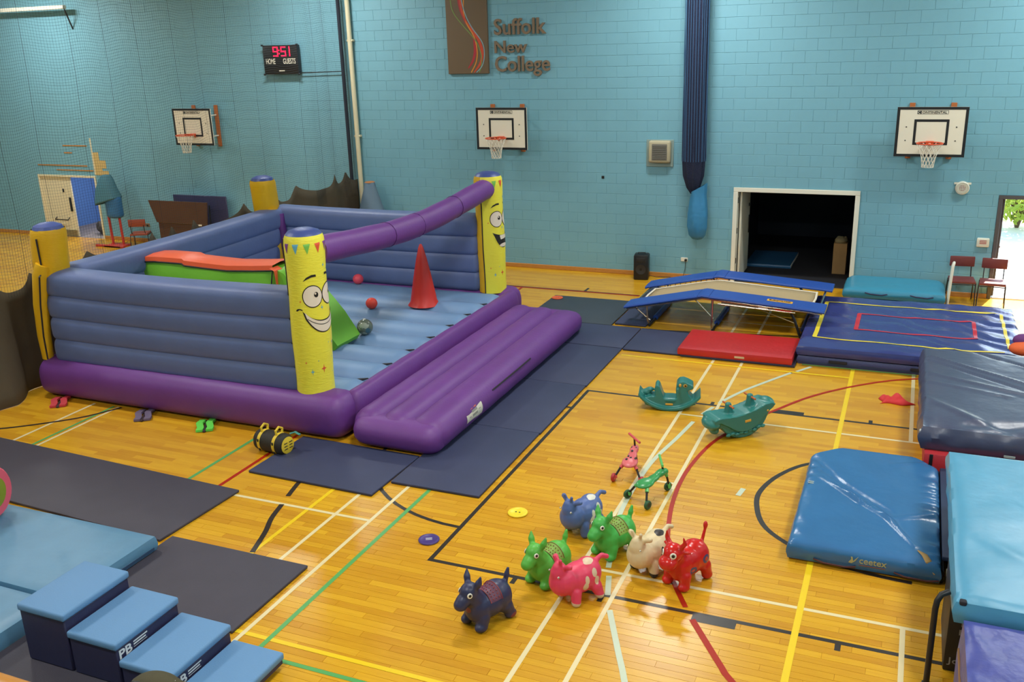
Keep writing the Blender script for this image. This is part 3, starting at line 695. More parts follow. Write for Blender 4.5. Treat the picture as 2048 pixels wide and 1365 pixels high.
# ------------------------------------------------------------------ divider net, left
NX = -8.42
dn = thing('divider_net', 'full height sports hall divider net with dark olive skirt behind the bouncy castle', 'net', (NX, 5, 0))
def fold(y, z):
    b = max(0, min(1, (y-9)/3.3)); return .07*sin(y*3.1+.4*sin(y*1.7))+.05*sin(y*7.3)*b+.03*sin(y*1.1+z*.4)
NETM = mat('net_thread', (44, 52, 60), .8)
YS = []; y = -1.2
while y < 12.3: YS.append(y); y += .046 if y < 9 else .042 if y < 11 else .034
th = MB(); R3 = .00155
def thread(pts, r):
    o = len(th.v); n = 3; N = len(pts)
    for i, p in enumerate(pts):
        d = (Vector(pts[min(i+1, N-1)])-Vector(pts[max(i-1, 0)])).normalized(); u = d.cross(Vector((.36, .3, .88)) if abs(d.z) < .9 else Vector((1, .2, 0))).normalized(); v = d.cross(u)
        for k in range(3): a = 2*pi*k/3; th.v.append(tuple(Vector(p)+(u*cos(a)+v*sin(a))*r))
    for i in range(N-1):
        for k in range(3): l = (k+1) % 3; th.f.append((o+i*3+k, o+i*3+l, o+i*3+3+l, o+i*3+3+k))
for i, y in enumerate(YS): thread([(NX+fold(y, z), y+.02*sin(z*2+y), z) for z in (1.55, 2.6, 3.7, 4.8, 5.9, 7.2)], R3*(2.4 if i % 17 == 0 else 1))
z = 1.75
while z < 7.2:
    thread([(NX+fold(y, z), y, z+.022*sin(y*6.2+1.5*sin(z))+.02*sin(y*1.3+z)) for y in YS[::2]], R3); z += .046
th_o = MB(); th_o.v = th.v; th_o.f = th.f
nm = bpy.data.meshes.new('net_mesh'); nm.from_pydata([(a-NX, b-5, c) for a, b, c in th.v], [], th.f)
no = link('net_mesh', nm, NETM, dn); no['kind'] = 'stuff'
SKM = mat('skirt_olive', (84, 74, 58), .85, var=.12, vscale=2)
q = MB(); n1, n2 = 420, 10; vs = []
for i in range(n1+1):
    y = -1.2+13.55*i/n1; fr = ((y+.35*sin(y*2.1))/.86) % 1; pk_ = abs(fr-.5)*2
    top = 1.60+.034*(y-2)+.26*pk_**3; flare = .36*max(0, min(1, (2.35-y)/.5))
    for j in range(n2+1):
        t = j/n2; z = .008+top*t; a = .045*(1-.4*t); vs.append((NX+.02+fold(y, z)*.6+a*sin(y*7.3+.8*sin(y*2))+flare*(1-t)**1.3, y, z))
q.add(vs, [(i*(n2+1)+j, (i+1)*(n2+1)+j, (i+1)*(n2+1)+j+1, i*(n2+1)+j+1) for i in range(n1) for j in range(n2)])
so_ = q.build('skirt', SKM, dn, world=True); sl = so_.modifiers.new('thickness', 'SOLIDIFY'); sl.thickness = .006
MB().tube([(NX, -1.2, 7.25), (NX, 12.3, 7.25)], .03, 8).build('curtain_track', STEEL, dn, world=True)
lead = MB(); lead.tube([(NX+.0, 12.28, 0.02), (NX, 12.28, 7.2)], .045, 8); lead.build('lead_edge', mat('net_lead', (40, 46, 60), .8), dn, world=True)
pp = thing('wall_pipe', 'cream vertical pipe on the wall at the end of the net', 'pipe', (-8.2, 12.33, 0))
MB().tube([(0, 0, 0), (0, 0, HZ)], .055, 14).build('pipe', CREAM, pp)
for z in (.8, 3, 5.2): MB().rbox(-.08, .08, -.02, .09, z-.025, z+.025, .01, 1).build('clip', CREAM, pp)


# ------------------------------------------------------------------ bouncy castle
PURP = mat('pvc_purple', (106, 54, 132), .5, bump=.10, bscale=22, var=.05, vscale=4)
PVCB = mat('pvc_blue', (92, 108, 154), .5, bump=.10, bscale=22, var=.05, vscale=3)
PVCD = mat('pvc_deck_blue', (108, 140, 180), .5, bump=.10, bscale=22, var=.07, vscale=2)
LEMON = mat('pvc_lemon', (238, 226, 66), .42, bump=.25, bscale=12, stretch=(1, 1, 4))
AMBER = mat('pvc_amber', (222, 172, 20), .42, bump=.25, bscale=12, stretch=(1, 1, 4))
CAPB = mat('pvc_cap_blue', (62, 78, 140), .42, bump=.1)
GREEN = mat('pvc_green', (116, 186, 50), .42, bump=.2, bscale=10); ORNG = mat('pvc_orange', (236, 98, 56), .42, bump=.2, bscale=10)
PVCR = mat('pvc_red', (206, 44, 36), .42, bump=.2, bscale=10); SEAM = mat('seam_black', (34, 28, 34), .6)
CC = (-5.3, 5.4, 0)
bc = thing('bouncy_castle', 'large inflatable bouncy castle in purple, blue and yellow with smiling corner pillars', 'bouncy castle', CC)
def part(mb, name, m, parent=None, label=None): return mb.build(name, m, parent or bc, world=True, label=label)
part(MB().sausage((-8.05, 2.55, .31), (-2.45, 2.53, .31), .33, .31, 2.7, 18, 28, endr=.2, wob=.006), 'base_tube', PURP)
part(MB().sausage((-8.05, 8.40, .31), (-2.45, 8.42, .31), .33, .31, 2.7, 18, 28, endr=.2), 'base_tube', PURP)
part(MB().sausage((-7.78, 2.5, .30), (-7.78, 8.45, .30), .28, .30, 2.7, 18, 28, endr=.2), 'base_tube', PURP)
part(MB().sausage((-2.52, 2.6, .30), (-2.52, 8.35, .30), .145, .305, 2.6, 24, 24, endr=.12, wob=.01), 'front_lip', PURP)
part(MB().box(-7.9, -2.7, 2.6, 8.3, .02, .42), 'bed_core', PVCD)
for i in range(8):
    y = 2.98+.69*i; part(MB().sausage((-7.75, y, .36), (-2.56, y, .36), .352, .25, 2.05, 20, 28, endr=.2, wob=.012), 'bed_tube', PVCD)
    part(MB().tube([(-2.98, y-.345, .465), (-2.82, y-.35, .50), (-2.66, y-.36, .545)], [.006, .03, .010], 6, flat=.8), 'crease_mark', SEAM)
# front step of three tubes
for x, r, h in ((-2.13, .24, .24), (-1.72, .255, .235), (-1.27, .29, .225)):
    part(MB().sausage((x, 2.3, h), (x, 7.98, h-.0), r, h-.005, 2.3, 26, 26, endr=.22, wob=.008), 'step_tube', PURP)
part(MB().sausage((-2.3, 2.42, .215), (-1.02, 2.42, .2), .26, .205, 2.2, 8, 24, endr=.2), 'step_end', PURP)
part(MB().sausage((-2.3, 7.86, .215), (-1.02, 7.86, .2), .24, .205, 2.2, 8, 24, endr=.2), 'step_end', PURP)
part(MB().tube([(-1.005, 3.95, .33), (-.99, 4.7, .34), (-.995, 5.4, .34)], .012, 6), 'zip_seam', SEAM)
# care label on the step
q = MB(); vs = []
for i in range(7):
    a = -.35+1.0*i/6
    for yy in (3.05, 3.55): vs.append((-1.27+.295*cos(a), yy, .225+.228*sin(a)*.98))
q.add(vs, [(2*i, 2*i+1, 2*i+3, 2*i+2) for i in range(6)]); lab = part(q, 'care_label', mat('label_white', (222, 216, 198), .5))
LINK_ = mat('label_grey_print', (150, 148, 138), .6); LORG = mat('label_orange_print', (226, 120, 60), .6)
for k, (y0, y1, a0, a1, mm) in enumerate(((3.2, 3.27, .42, .52, LORG), (3.31, 3.38, .42, .52, LORG), (3.42, 3.48, .1, .52, LINK_), (3.12, 3.18, .0, .5, LINK_), (3.22, 3.38, .2, .34, LINK_), (3.22, 3.38, -.05, .1, LINK_))):
    q = MB(); q.add([(-1.27+.298*cos(a), yy, .225+.232*sin(a)*.98) for a in (a0, a1) for yy in (y0, y1)], [(0, 1, 3, 2)]); part(q, 'print', mm, lab)
# side walls of four tubes each
def wallrow(p0, p1, lean, top, sag=0.0, n=4, ra=.25, m=PVCB):
    z0 = .58; h = (top-z0)/n
    for i in range(n):
        z = z0+h*(i+.5); d = lean*(z-z0)
        part(MB().sausage((p0[0]+d[0], p0[1]+d[1], z), (p1[0]+d[0], p1[1]+d[1], z), ra, h*.62, 3.4, 18, 32, endr=.12, sag=sag*(i+1)/n, wob=.004), 'wall_tube', m)
V2 = lambda a, b: Vector((a, b))
wallrow((-7.75, 2.62), (-3.2, 2.66), V2(.0, .02), 1.96, .03)
wallrow((-7.75, 8.36), (-3.1, 8.36), V2(.0, -.06), 1.99, .03)
wallrow((-7.72, 2.75), (-7.72, 8.2), V2(.06, 0), 1.97, .03)
PR = .262
def pillar(c, lean, ztop, a0, a1, face):
    zs_ = [.56, .62, .8, 1.1, 1.4, 1.7, 2.0, 2.3, 2.5, ztop-.13, ztop-.05, ztop]
    def rad(z): return PR*(1.0+.03*sin(z*5+.5)) * (1 if z < ztop-.1 else .97 if z < ztop-.03 else .90)
    def pt(a, z, o=0):
        k = (z-.56)/(ztop-.56); return Vector((c[0]+lean[0]*k+(rad(z)+o)*cos(a), c[1]+lean[1]*k+(rad(z)+o)*sin(a), z))
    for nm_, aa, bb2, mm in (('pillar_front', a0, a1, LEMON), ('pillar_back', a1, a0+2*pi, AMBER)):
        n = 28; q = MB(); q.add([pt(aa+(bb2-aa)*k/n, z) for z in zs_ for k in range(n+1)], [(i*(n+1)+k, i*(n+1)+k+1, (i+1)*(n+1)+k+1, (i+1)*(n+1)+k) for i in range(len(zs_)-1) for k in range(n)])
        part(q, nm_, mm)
    for a in (a0, a1): part(MB().tube([pt(a, z, .003) for z in zs_[:-1]], .011, 6), 'seam', SEAM)
    q = MB(); n = 28
    rings = [(rad(ztop)*1.0, 0), (rad(ztop)*.85, .045), (rad(ztop)*.5, .075), (.001, .085)]
    q.lathe(rings, n, (c[0]+lean[0], c[1]+lean[1], ztop-.004)); part(q, 'pillar_cap', CAPB)
    return pt
def decal(pt, poly, m, ac, off, name, parent=None):
    bm = bmesh.new(); vv = [bm.verts.new((p[0], p[1], 0)) for p in poly]
    try: bm.faces.new(vv)
    except Exception: bm.free(); return
    bmesh.ops.triangulate(bm, faces=bm.faces[:])
    for _ in range(4):
        le = [e for e in bm.edges if e.calc_length() > .035]
        if not le: break
        bmesh.ops.subdivide_edges(bm, edges=le, cuts=1); bmesh.ops.triangulate(bm, faces=[f for f in bm.faces if len(f.verts) > 3])
    bm.verts.index_update(); q = MB()
    q.add([pt(ac+v.co.x/PR, v.co.y, off) for v in bm.verts], [[v.index for v in f.verts] for f in bm.faces]); bm.free()
    return part(q, name, m, parent)
INK = mat('print_black', (30, 24, 22), .5); EYEW = mat('print_cream', (232, 216, 196), .5)
FLAG = [mat('flag_green', (120, 190, 80), .5), mat('flag_red', (222, 84, 50), .5), mat('flag_purple', (126, 60, 140), .5), mat('flag_blue', (100, 170, 200), .5), mat('flag_yellow', (240, 200, 50), .5)]
def oval(cx, cz, rx, rz, n=28, a0=0, a1=2*pi): return [(cx+rx*cos(a0+(a1-a0)*i/n), cz+rz*sin(a0+(a1-a0)*i/n)) for i in range(n)]
def face(pt, ac, happy):
    for s in (-.137, .137):
        decal(pt, oval(s, 1.965, .142, .152), INK, ac, .004, 'eye_outline'); e = decal(pt, oval(s, 1.965, .129, .139), EYEW, ac, .0065, 'eye')
        decal(pt, oval(s+.045, 1.985, .03, .037), INK, ac, .009, 'pupil'); decal(pt, oval(s+.036, 2.0, .012, .014), EYEW, ac, .011, 'glint')
        sg = -1 if s < 0 else 1
        b = [(s-.12*1, 2.17), (s-.07, 2.225), (s+.0, 2.255), (s+.06, 2.255), (s+.065, 2.225), (s+.0, 2.222), (s-.06, 2.2)]
        if s > 0: b = [(2*s-x, z) for x, z in b][::-1]
        decal(pt, b, INK, ac, .004, 'eyebrow')
    if happy:
        up = [(-.29+.58*i/16, 1.62+.14*(abs(i-8)/8)**2.2) for i in range(17)]; lo_ = [(-.24+.48*i/16, 1.47+.2*(abs(i-8)/8)**2.2) for i in range(17)]
        decal(pt, [(x, z+.012) for x, z in up]+[(x*1.05, z-.014) for x, z in lo_[::-1]], INK, ac, .004, 'mouth_outline')
        decal(pt, [(x*.9, z-.004) for x, z in up]+[(x*.98, z) for x, z in lo_[::-1]], EYEW, ac, .0065, 'teeth')
        decal(pt, [(-.23+.46*i/16, 1.575+.1*(abs(i-8)/8)**2) for i in range(17)]+[(-.23+.46*i/16, 1.566+.1*(abs(i-8)/8)**2) for i in range(16, -1, -1)], INK, ac, .009, 'teeth_line')
        decal(pt, oval(-.33, 1.775, .05, .03, 14, pi*.15, pi*1.15)+[(-.36, 1.77), (-.33, 1.79), (-.29, 1.78)], INK, ac, .004, 'dimple')
    else:
        up = [(-.24+.48*i/16, 1.66+.06*(abs(i-8)/8)**2) for i in range(17)]; lo_ = [(-.2+.4*i/16, 1.42+.22*(abs(i-8)/8)**2.4) for i in range(17)]
        decal(pt, up+lo_[::-1], INK, ac, .004, 'mouth')
        decal(pt, [(-.1, 1.66), (.16, 1.662), (.16, 1.6), (-.08, 1.58)], EYEW, ac, .0065, 'teeth'); decal(pt, oval(0, 1.47, .11, .035), EYEW, ac, .0065, 'tongue')
    for k in range(-4, 5):
        s = k*.148-.02
        if abs(s) < .5: decal(pt, [(s-.045, 2.665), (s+.045, 2.67), (s+.002, 2.535)], FLAG[(k+5) % 4], ac, .004, 'flag')
    stars = [(-.21, 2.02, 2), (-.31, 1.9, 1), (.06, 2.36, 2), (.16, 2.3, 2), (-.1, 1.86, 1), (-.02, 1.8, 2), (.16, 1.72, 1), (-.3, 1.05, 1), (-.22, .92, 3), (-.06, .95, 5), (-.13, 1.07, 0), (.04, 1.3, 0), (.13, 1.28, 2), (.1, 1.08, 0), (.18, .98, 2), (.12, .86, 0), (.2, .78, 2), (.26, 1.15, 1)]
    for x, z, k in stars:
        r = .012+.008*k; decal(pt, [((r if i % 2 == 0 else r*.3)*cos(i*pi/4)*(.8)+x, (r if i % 2 == 0 else r*.3)*sin(i*pi/4)*1.25+z) for i in range(8)], FLAG[1] if k in (1, 5) else FLAG[3], ac, .004, 'star')
pA = pillar((-3.07, 2.62), (.02, .03), 2.76, radians(-146), radians(70), True); face(pA, radians(-12), True)
pB = pillar((-2.92, 8.32), (-.03, 0), 2.74, radians(-99), radians(110), False); face(pB, radians(-5), False)
def rear(c, lean, ztop, sg):
    zs_ = [1.86, 1.92, 2.2, 2.45, ztop-.06, ztop]; q = MB(); n = 28; r = .235
    q.add([(c[0]+lean[0]*(z/ztop)+r*(.93 if i in (0, 5) else 1)*math.copysign(abs(cos(2*pi*k/n))**.75, cos(2*pi*k/n)), c[1]+lean[1]*(z/ztop)+r*(.93 if i in (0, 5) else 1)*math.copysign(abs(sin(2*pi*k/n))**.75, sin(2*pi*k/n)), z) for i, z in enumerate(zs_) for k in range(n)],
          [(i*n+k, i*n+(k+1) % n, (i+1)*n+(k+1) % n, (i+1)*n+k) for i in range(5) for k in range(n)]+[tuple(range(n))]); part(q, 'rear_pillar', AMBER)
    t = MB(); t.lathe([(r*.95, 0), (r*.85, .05), (r*.5, .085), (.001, .095)], n, (c[0]+lean[0], c[1]+lean[1], ztop-.005)); part(t, 'pillar_cap', CAPB)
    return r
rear((-7.93, 2.62), (.30, .0), 2.62, 1); rear((-7.85, 8.3), (.1, -.35), 2.58, -1)
def strip(pts, wd, th_, name, m):
    q = MB(); q.tube(pts, wd, 12, flat=th_); part(q, name, m)
strip([(-7.9, 2.43, .6), (-7.86, 2.40, 1.0), (-7.78, 2.38, 1.5), (-7.68, 2.38, 1.95), (-7.63, 2.42, 2.1)], [.09, .105, .115, .12, .12], .9, 'corner_strip', AMBER)
part(MB().tube([(-7.80, 2.33, .62), (-7.76, 2.30, 1.0), (-7.67, 2.275, 1.5), (-7.58, 2.275, 1.95), (-7.62, 2.375, 2.0), (-7.62, 2.372, 2.5)], .013, 6), 'seam', SEAM)
strip([(-7.45, 7.95, .6), (-7.5, 7.95, 1.2), (-7.55, 7.95, 1.7), (-7.6, 7.97, 2.0)], [.1, .11, .12, .14], .8, 'corner_strip', AMBER)
strip([(-7.3, 7.98, .6), (-7.4, 8.0, 1.2), (-7.45, 8.02, 1.9)], [.08, .09, .1], .8, 'corner_strip', PURP)
# cross tube between the front pillars
ct = []
for i in range(25):
    t = i/24; ct.append((-2.99+.06*t, 2.8+5.4*t, 2.50+.02*t-.17*sin(pi*t)**1.2))
part(MB().tube(ct, [.19+.004*sin(i*1.3) for i in range(25)], 20), 'cross_tube', PURP)
for i in (8, 12, 18): part(MB().tube([(ct[i][0]+.193*cos(a*pi/8), ct[i][1], ct[i][2]+.193*sin(a*pi/8)) for a in range(16)], .005, 5, closed=True), 'tube_seam', mat('seam_purple', (78, 36, 104), .5))
# slide wall inside
sy0, sy1 = 4.22, 4.78
P = [(-7.62, .6), (-7.62, 1.78), (-6.6, 1.80), (-5.7, 1.76), (-4.78, 1.80), (-4.62, 1.74), (-3.98, 1.02), (-3.72, .66), (-3.78, .58)]
q = MB(); n = len(P)
def inf(i, y, k): return (P[i][0], y, P[i][1])
q.prism(P, sy0, sy1, 'y'); bm = bmesh.new(); me_ = q.mesh('tmp', False); bm.from_mesh(me_); bmesh.ops.triangulate(bm, faces=[f for f in bm.faces if len(f.verts) > 4])
for _ in range(5):
    le = [e for e in bm.edges if e.calc_length() > .28]
    if not le: break
    bmesh.ops.subdivide_edges(bm, edges=le, cuts=1); bmesh.ops.triangulate(bm, faces=[f for f in bm.faces if len(f.verts) > 3])
for v in bm.verts:
    if abs(v.co.y-sy0) < .001 or abs(v.co.y-sy1) < .001:
        d = min(1, max(0, (1.8-v.co.z)/.3))*min(1, max(0, (v.co.x+7.62)/.3))*(.6+.4*abs(sin((v.co.x+7.62)*pi/1.0)))
        v.co.y += (-.07 if v.co.y < sy0+.01 else .07)*d
q = MB(); q.bm(bm); part(q, 'slide_wall', GREEN)
tp = [(-7.66, 1.80), (-7.2, 1.83), (-6.62, 1.83), (-6.58, 1.80), (-6.1, 1.78), (-5.72, 1.77), (-5.2, 1.80), (-4.82, 1.83)]
q = MB(); N = len(tp); q.add([(x, y, z+dz) for x, z in tp for y, dz in ((sy0-.02, -.05), (sy0-.01, .03), (sy0+.2, .05), (sy1-.1, .04), (sy1+.02, -.03))], [(i*5+k, i*5+k+1, (i+1)*5+k+1, (i+1)*5+k) for i in range(N-1) for k in range(4)]); part(q, 'slide_top', ORNG)
q = MB(); q.add([(x, y, z) for x, z in ((-4.82, 1.83), (-4.74, 1.79), (-4.70, 1.3), (-4.74, .62)) for y in (sy0-.09, sy0-.02, sy0+.12)], [(i*3+k, i*3+k+1, (i+1)*3+k+1, (i+1)*3+k) for i in range(3) for k in range(2)]); part(q, 'slide_edge', ORNG)
part(MB().tube([(x, sy0-.025, z-.05) for x, z in tp]+[(-4.83, sy0-.09, 1.5), (-4.84, sy0-.09, .7)], .012, 6), 'slide_seam', SEAM)
part(MB().tube([(-7.64, sy0-.03, 1.75), (-7.58, sy0-.06, 1.3), (-7.55, sy0-.05, .7)], .012, 6), 'slide_seam', SEAM)
q = MB(); q.sausage((-4.7, 4.72, 1.0), (-3.85, 4.72, .68), .24, .1, 2.2, 6, 18, endr=.08); part(q, 'slide_toe', mat('pvc_yellow', (230, 196, 50), .42))
# tall cone fixed to the bed
q = MB(); q.lathe([(.29, .57), (.24, .64), (.215, .8), (.16, 1.1), (.10, 1.4), (.045, 1.62), (.018, 1.68), (.001, 1.685)], 28, (-3.72, 7.02, 0)); part(q, 'cone', PVCR)

# balls and markers on the castle
def ball(x, y, z, r, m, label):
    o = MB().ell((0, 0, 0), (r, r, r*.97), 24, 14).build('play_ball', m); o.location = (x, y, z+r); return tag(o, label, 'ball', 'play balls on the bouncy castle')
ball(-5.62, 7.85, .60, .105, mat('ball_pink', (236, 78, 96), .5, bump=.1), 'pink ball on the castle bed near its far wall')
ball(-4.42, 6.36, .60, .105, mat('ball_red', (226, 66, 50), .5, bump=.1), 'red ball on the castle bed left of the cone')
gb = thing('speckled_ball', 'grey speckled see-through ball at the foot of the green slide', 'ball', (-3.72, 4.99, .60+.13))
MB().ell((0, 0, 0), (.13, .13, .13), 28, 16).build('shell', spotted('speckled', (96, 104, 92), [((150, 158, 140), [((.05, -.1, .05), (.09, .06, .05)), ((-.06, -.1, -.02), (.05, .06, .07)), ((.02, -.09, -.09), (.06, .06, .04))]), ((60, 96, 110), [((.09, -.06, -.03), (.04, .05, .05))])], .2, .6, 22), gb)
MB().lathe([(.022, -.001), (.022, .008), (.0, .01)], 12, (0, 0, .128)).build('valve', WHITE, gb)

# soft strips under the edge, and the weight bag
def strips(x, y, rz, c, c2, label):
    t = thing('ground_strap', label, 'strap', (x, y, 0), rz, 'straps poking out under the castle edge'); t.scale = (1.3, 1.12, 1.3)
    for s in (-1, 1):
        vs = []; n = 6
        for i in range(n+1):
            k = i/n; wv = .012*sin(k*9)
            for a, b in ((-.035, 0), (.035, 0), (.035, 1), (-.035, 1)): vs.append((s*.052+a+wv, -.34+.36*k, .006+.02*sin(pi*k)+.025*b))
        q = MB(); q.add(vs, [(i*4+j, i*4+(j+1) % 4, (i+1)*4+(j+1) % 4, (i+1)*4+j) for i in range(n) for j in range(4)]+[(0, 1, 2, 3), (n*4+3, n*4+2, n*4+1, n*4)]); q.build('strip', c, t)
    MB().rbox(-.016, .016, -.36, .01, .002, .024, .006, 1).build('centre_band', c2, t)
strips(-7.58, 2.28, radians(37), mat('strap_red', (196, 58, 66), .6), mat('strap_dark', (60, 40, 44), .7), 'red pair of ground straps poking out at the far end of the castle edge')
strips(-5.90, 2.29, radians(33), mat('strap_mauve', (104, 90, 116), .6), mat('strap_dark', (60, 40, 44), .7), 'mauve pair of ground straps poking out midway along the castle edge')
strips(-4.76, 2.27, radians(34), mat('strap_green', (96, 206, 72), .6), mat('strap_dark', (60, 40, 44), .7), 'bright green pair of ground straps poking out nearest the weight bag')
YB = mat('bag_yellow', (224, 190, 50), .6); BB = mat('bag_black', (40, 36, 30), .7, bump=.2)
wbg = thing('weight_bag', 'black and yellow cylindrical weight bag with strap handles by the castle corner', 'bag', (-3.2, 1.74, 0), radians(-8))
MB().sausage((-.27, 0, .145), (.27, 0, .145), .14, .143, 2.1, 10, 24, endr=.07).build('bag_body', BB, wbg)
for x in (-.13, .13):
    MB().lathe([(.146, x-.025), (.149, x), (.146, x+.025)], 24, (0, 0, .145), 'x').build('strap', YB, wbg)
    MB().tube([(x, -.05, .275), (x, -.06, .34), (x, 0, .375), (x, .06, .34), (x, .05, .275)], .016, 8).build('handle', YB, wbg)
    for a in (-.6, .3, 1.2): MB().rbox(x-.012, x+.012, -.151*cos(a)-.008, -.151*cos(a)+.008, .145+.151*sin(a)-.02, .145+.151*sin(a)+.02, .004, 1).build('strap_print', BLACK, wbg)
ep = MB(); ep.lathe([(.0, .273), (.085, .272), (.115, .262)], 20, (0, 0, .145), 'x'); ep.build('end_panel', YB, wbg)
for i in range(3):
    for s in (-1, 1): MB().rbox(.272, .277, s*.045-.03, s*.045+.03, .10+i*.04, .112+i*.04, .003, 1).build('end_print', BLACK, wbg)
MB().tube([(.2, .12, .25), (.26, .16, .27), (.33, .17, .24)], .025, 8, flat=.4).build('teal_strap', mat('teal_cloth', (60, 130, 120), .7), wbg)

# ------------------------------------------------------------------ thin floor mats
FMAT = mat('floor_mat_navy', (52, 58, 88), .6, bump=.15, bscale=120, var=.06, vscale=3)
FMATG = mat('floor_mat_charcoal', (66, 62, 74), .65, bump=.15, bscale=120, var=.06, vscale=3)
FMATD = mat('floor_mat_slate', (52, 62, 72), .65, bump=.15, bscale=120, var=.06, vscale=3)
MUNDER = mat('mat_underside', (34, 32, 40), .8)
def fmat(cx, cy, w_, h_, m, label, rz=0, z=0, t=.035):
    o = thing('floor_mat', label, 'mat', (cx, cy, z), rz, 'thin floor mats')
    MB().rbox(-w_/2, w_/2, -h_/2, h_/2, .008, t, .008, 2).build('mat_top', m, o); MB().rbox(-w_/2+.004, w_/2-.004, -h_/2+.004, h_/2-.004, .0022, .010, .002, 1).build('underside', MUNDER, o); return o
def fm(x0, x1, y0, y1, m, label, rz=0): return fmat((x0+x1)/2, (y0+y1)/2, x1-x0-.008, y1-y0-.008, m, label, rz)
fm(-3.1, -1.27, 1.06, 2.22, FMAT, 'navy floor mat under the near corner of the bouncy castle', radians(-1.5))
fm(-1.25, -.06, 1.42, 3.38, FMAT, 'navy floor mat at the near end of the row in front of the purple step')
fm(-1.25, -.05, 3.38, 5.30, FMAT, 'navy floor mat second from the near end in front of the purple step')
fm(-1.25, -.04, 5.30, 7.20, FMAT, 'navy floor mat third from the near end in front of the purple step')
fm(-.03, 1.22, 7.19, 8.44, FMAT, 'navy floor mat joining the row to the red mat')
fm(-1.25, -.04, 7.22, 8.44, FMAT, 'navy floor mat at the far corner of the purple step')
fm(-2.35, -.62, 8.46, 10.16, FMATD, 'slate floor mat carrying the orange disc beyond the purple step')
fm(-.60, .0, 8.6, 11.42, FMAT, 'narrow navy floor mat in front of the low end of the trampoline')
fmat(-5.10, .07, 4.4, 1.28, FMATG, 'long charcoal floor mat on the left behind the light blue landing mats', radians(-2.6))
fm(-2.86, -1.08, -1.76, -.55, FMATG, 'charcoal floor mat behind the foam steps')
fm(-2.86, -1.2, -3.9, -1.78, FMATG, 'dark floor mat lying under the foam steps', 0)

# ------------------------------------------------------------------ soft mats
LBL = mat('vinyl_light_blue', (92, 138, 170), .42, bump=.25, bscale=5, var=.05)
def wr(fs):
    def f(u, v): return sum(a*math.exp(-((u*cos(t)+v*sin(t)-c)/w_)**2)*(.5+.5*sin(9*(u*sin(t)-v*cos(t))+ph)) for a, t, c, w_, ph in fs)
    return f
lm1 = thing('landing_mat', 'light blue landing mat on the left, behind the foam steps', 'mat', (-4.3, -1.47, .04), 0, 'light blue landing mats')
MB().cushion(-1.6, 1.5, -.60, .62, 0, .17, 44, 20, .03, .012, .008, 2, wr([(-.03, .25, .5, .02, 0), (.02, .25, .47, .03, 0), (-.02, .5, .9, .02, 1)])).build('mat_body', LBL, lm1)
MB().rbox(1.505, 1.512, -.55, .58, .01, .05, .003, 1).build('edge_trim', mat('trim_dark_blue', (44, 70, 100), .5), lm1)
lm2 = thing('landing_mat', 'light blue landing mat nearest the gallery, left of the foam steps', 'mat', (-4.3, -2.74, .0), 0, 'light blue landing mats')
MB().cushion(-1.6, 1.42, -.62, .62, 0, .2, 44, 20, .03, .012, .008, 2, wr([(-.03, .6, .9, .03, 0), (.02, .3, .6, .03, 2)]), seed=2).build('mat_body', LBL, lm2)
tm = textmesh('GYMTEX', .22, .05, .002, .005) if False else None
MB().box(1.436, 1.439, -.3, -.1, .07, .1).build('side_print', mat('print_pale', (170, 176, 176), .6), lm2, smooth=False)
# soft-play roll at the left edge
rl = thing('play_roll', 'pink and green soft play roll on the light blue landing mat, left edge', 'soft roll', (-5.20, -1.28, .226), radians(14))
MB().lathe([(0, .501), (.17, .501), (.2, .498)], 24, (0, 0, .295), 'x').build('end_panel', mat('roll_green', (136, 150, 44), .5, bump=.2, bscale=10), rl)
MB().lathe([(0, -.5), (.27, -.5), (.295, -.47), (.295, -.40), (.285, -.385)], 28, (0, 0, .295), 'x').build('end_rim', mat('roll_pink', (226, 96, 118), .5), rl)
MB().lathe([(.285, -.385), (.285, .385)], 28, (0, 0, .295), 'x').build('roll_body', mat('roll_green', (136, 150, 44), .5, bump=.2, bscale=10), rl)
MB().lathe([(.285, .385), (.295, .40), (.295, .47), (.27, .5), (0, .5)], 28, (0, 0, .295), 'x').build('end_rim', mat('roll_pink', (226, 96, 118), .5), rl)

# foam steps, four separate blocks
STOP = mat('step_top_blue', (98, 142, 186), .6, bump=.12, bscale=80); SSIDE = mat('step_side_navy', (44, 42, 74), .5, bump=.15, bscale=12)
xs_ = [-2.53, -1.985, -1.435, -.875, -.335]; hs = [.6, .45, .3, .15]
for i in range(4):
    t = thing('foam_step', 'foam step block, %s of the four' % ['tallest', 'second tallest', 'third tallest', 'lowest'][i], 'foam step', ((xs_[i]+xs_[i+1])/2, -2.35, .036), 0, 'foam steps lower left')
    w_ = (xs_[i+1]-xs_[i])/2-.002; h = hs[i]
    b = MB().rbox(-w_+.01, w_-.01, -.365, .365, 0, h-.1, .01, 1).build('block_side', SSIDE, t)
    MB().rbox(-w_, w_, -.38, .38, h-.105, h-.036, .02, 3).build('step_top', STOP, t)
    if i in (1, 2):
        wt = mat('print_white', (222, 222, 222), .5)
        M_ = Matrix.Translation((w_-.009, -.34, h-.205)) @ Matrix.Rotation(pi/2, 4, 'Z') @ Matrix.Rotation(pi/2, 4, 'X')
        a = textmesh('PB', .14, .085, .002, .02).moved(M_); a.build('logo', wt, b, ang=20)
        for k, (l_, zz) in enumerate(((.16, .065), (.14, .04), (.15, .02))): MB().box(w_-.009, w_-.0078, -.18, -.18+l_, h-.205+zz, h-.205+zz+(.012 if k < 2 else .004)).build('print_line', wt, b, smooth=False)
tag(MB().rbox(-2.77, -2.3, -1.955, -1.93, .19, .215, .005, 1).build('edge_strip', mat('strip_grey', (120, 120, 116), .6)), 'thin grey strip along the rear edge of the tallest foam step', 'strip')
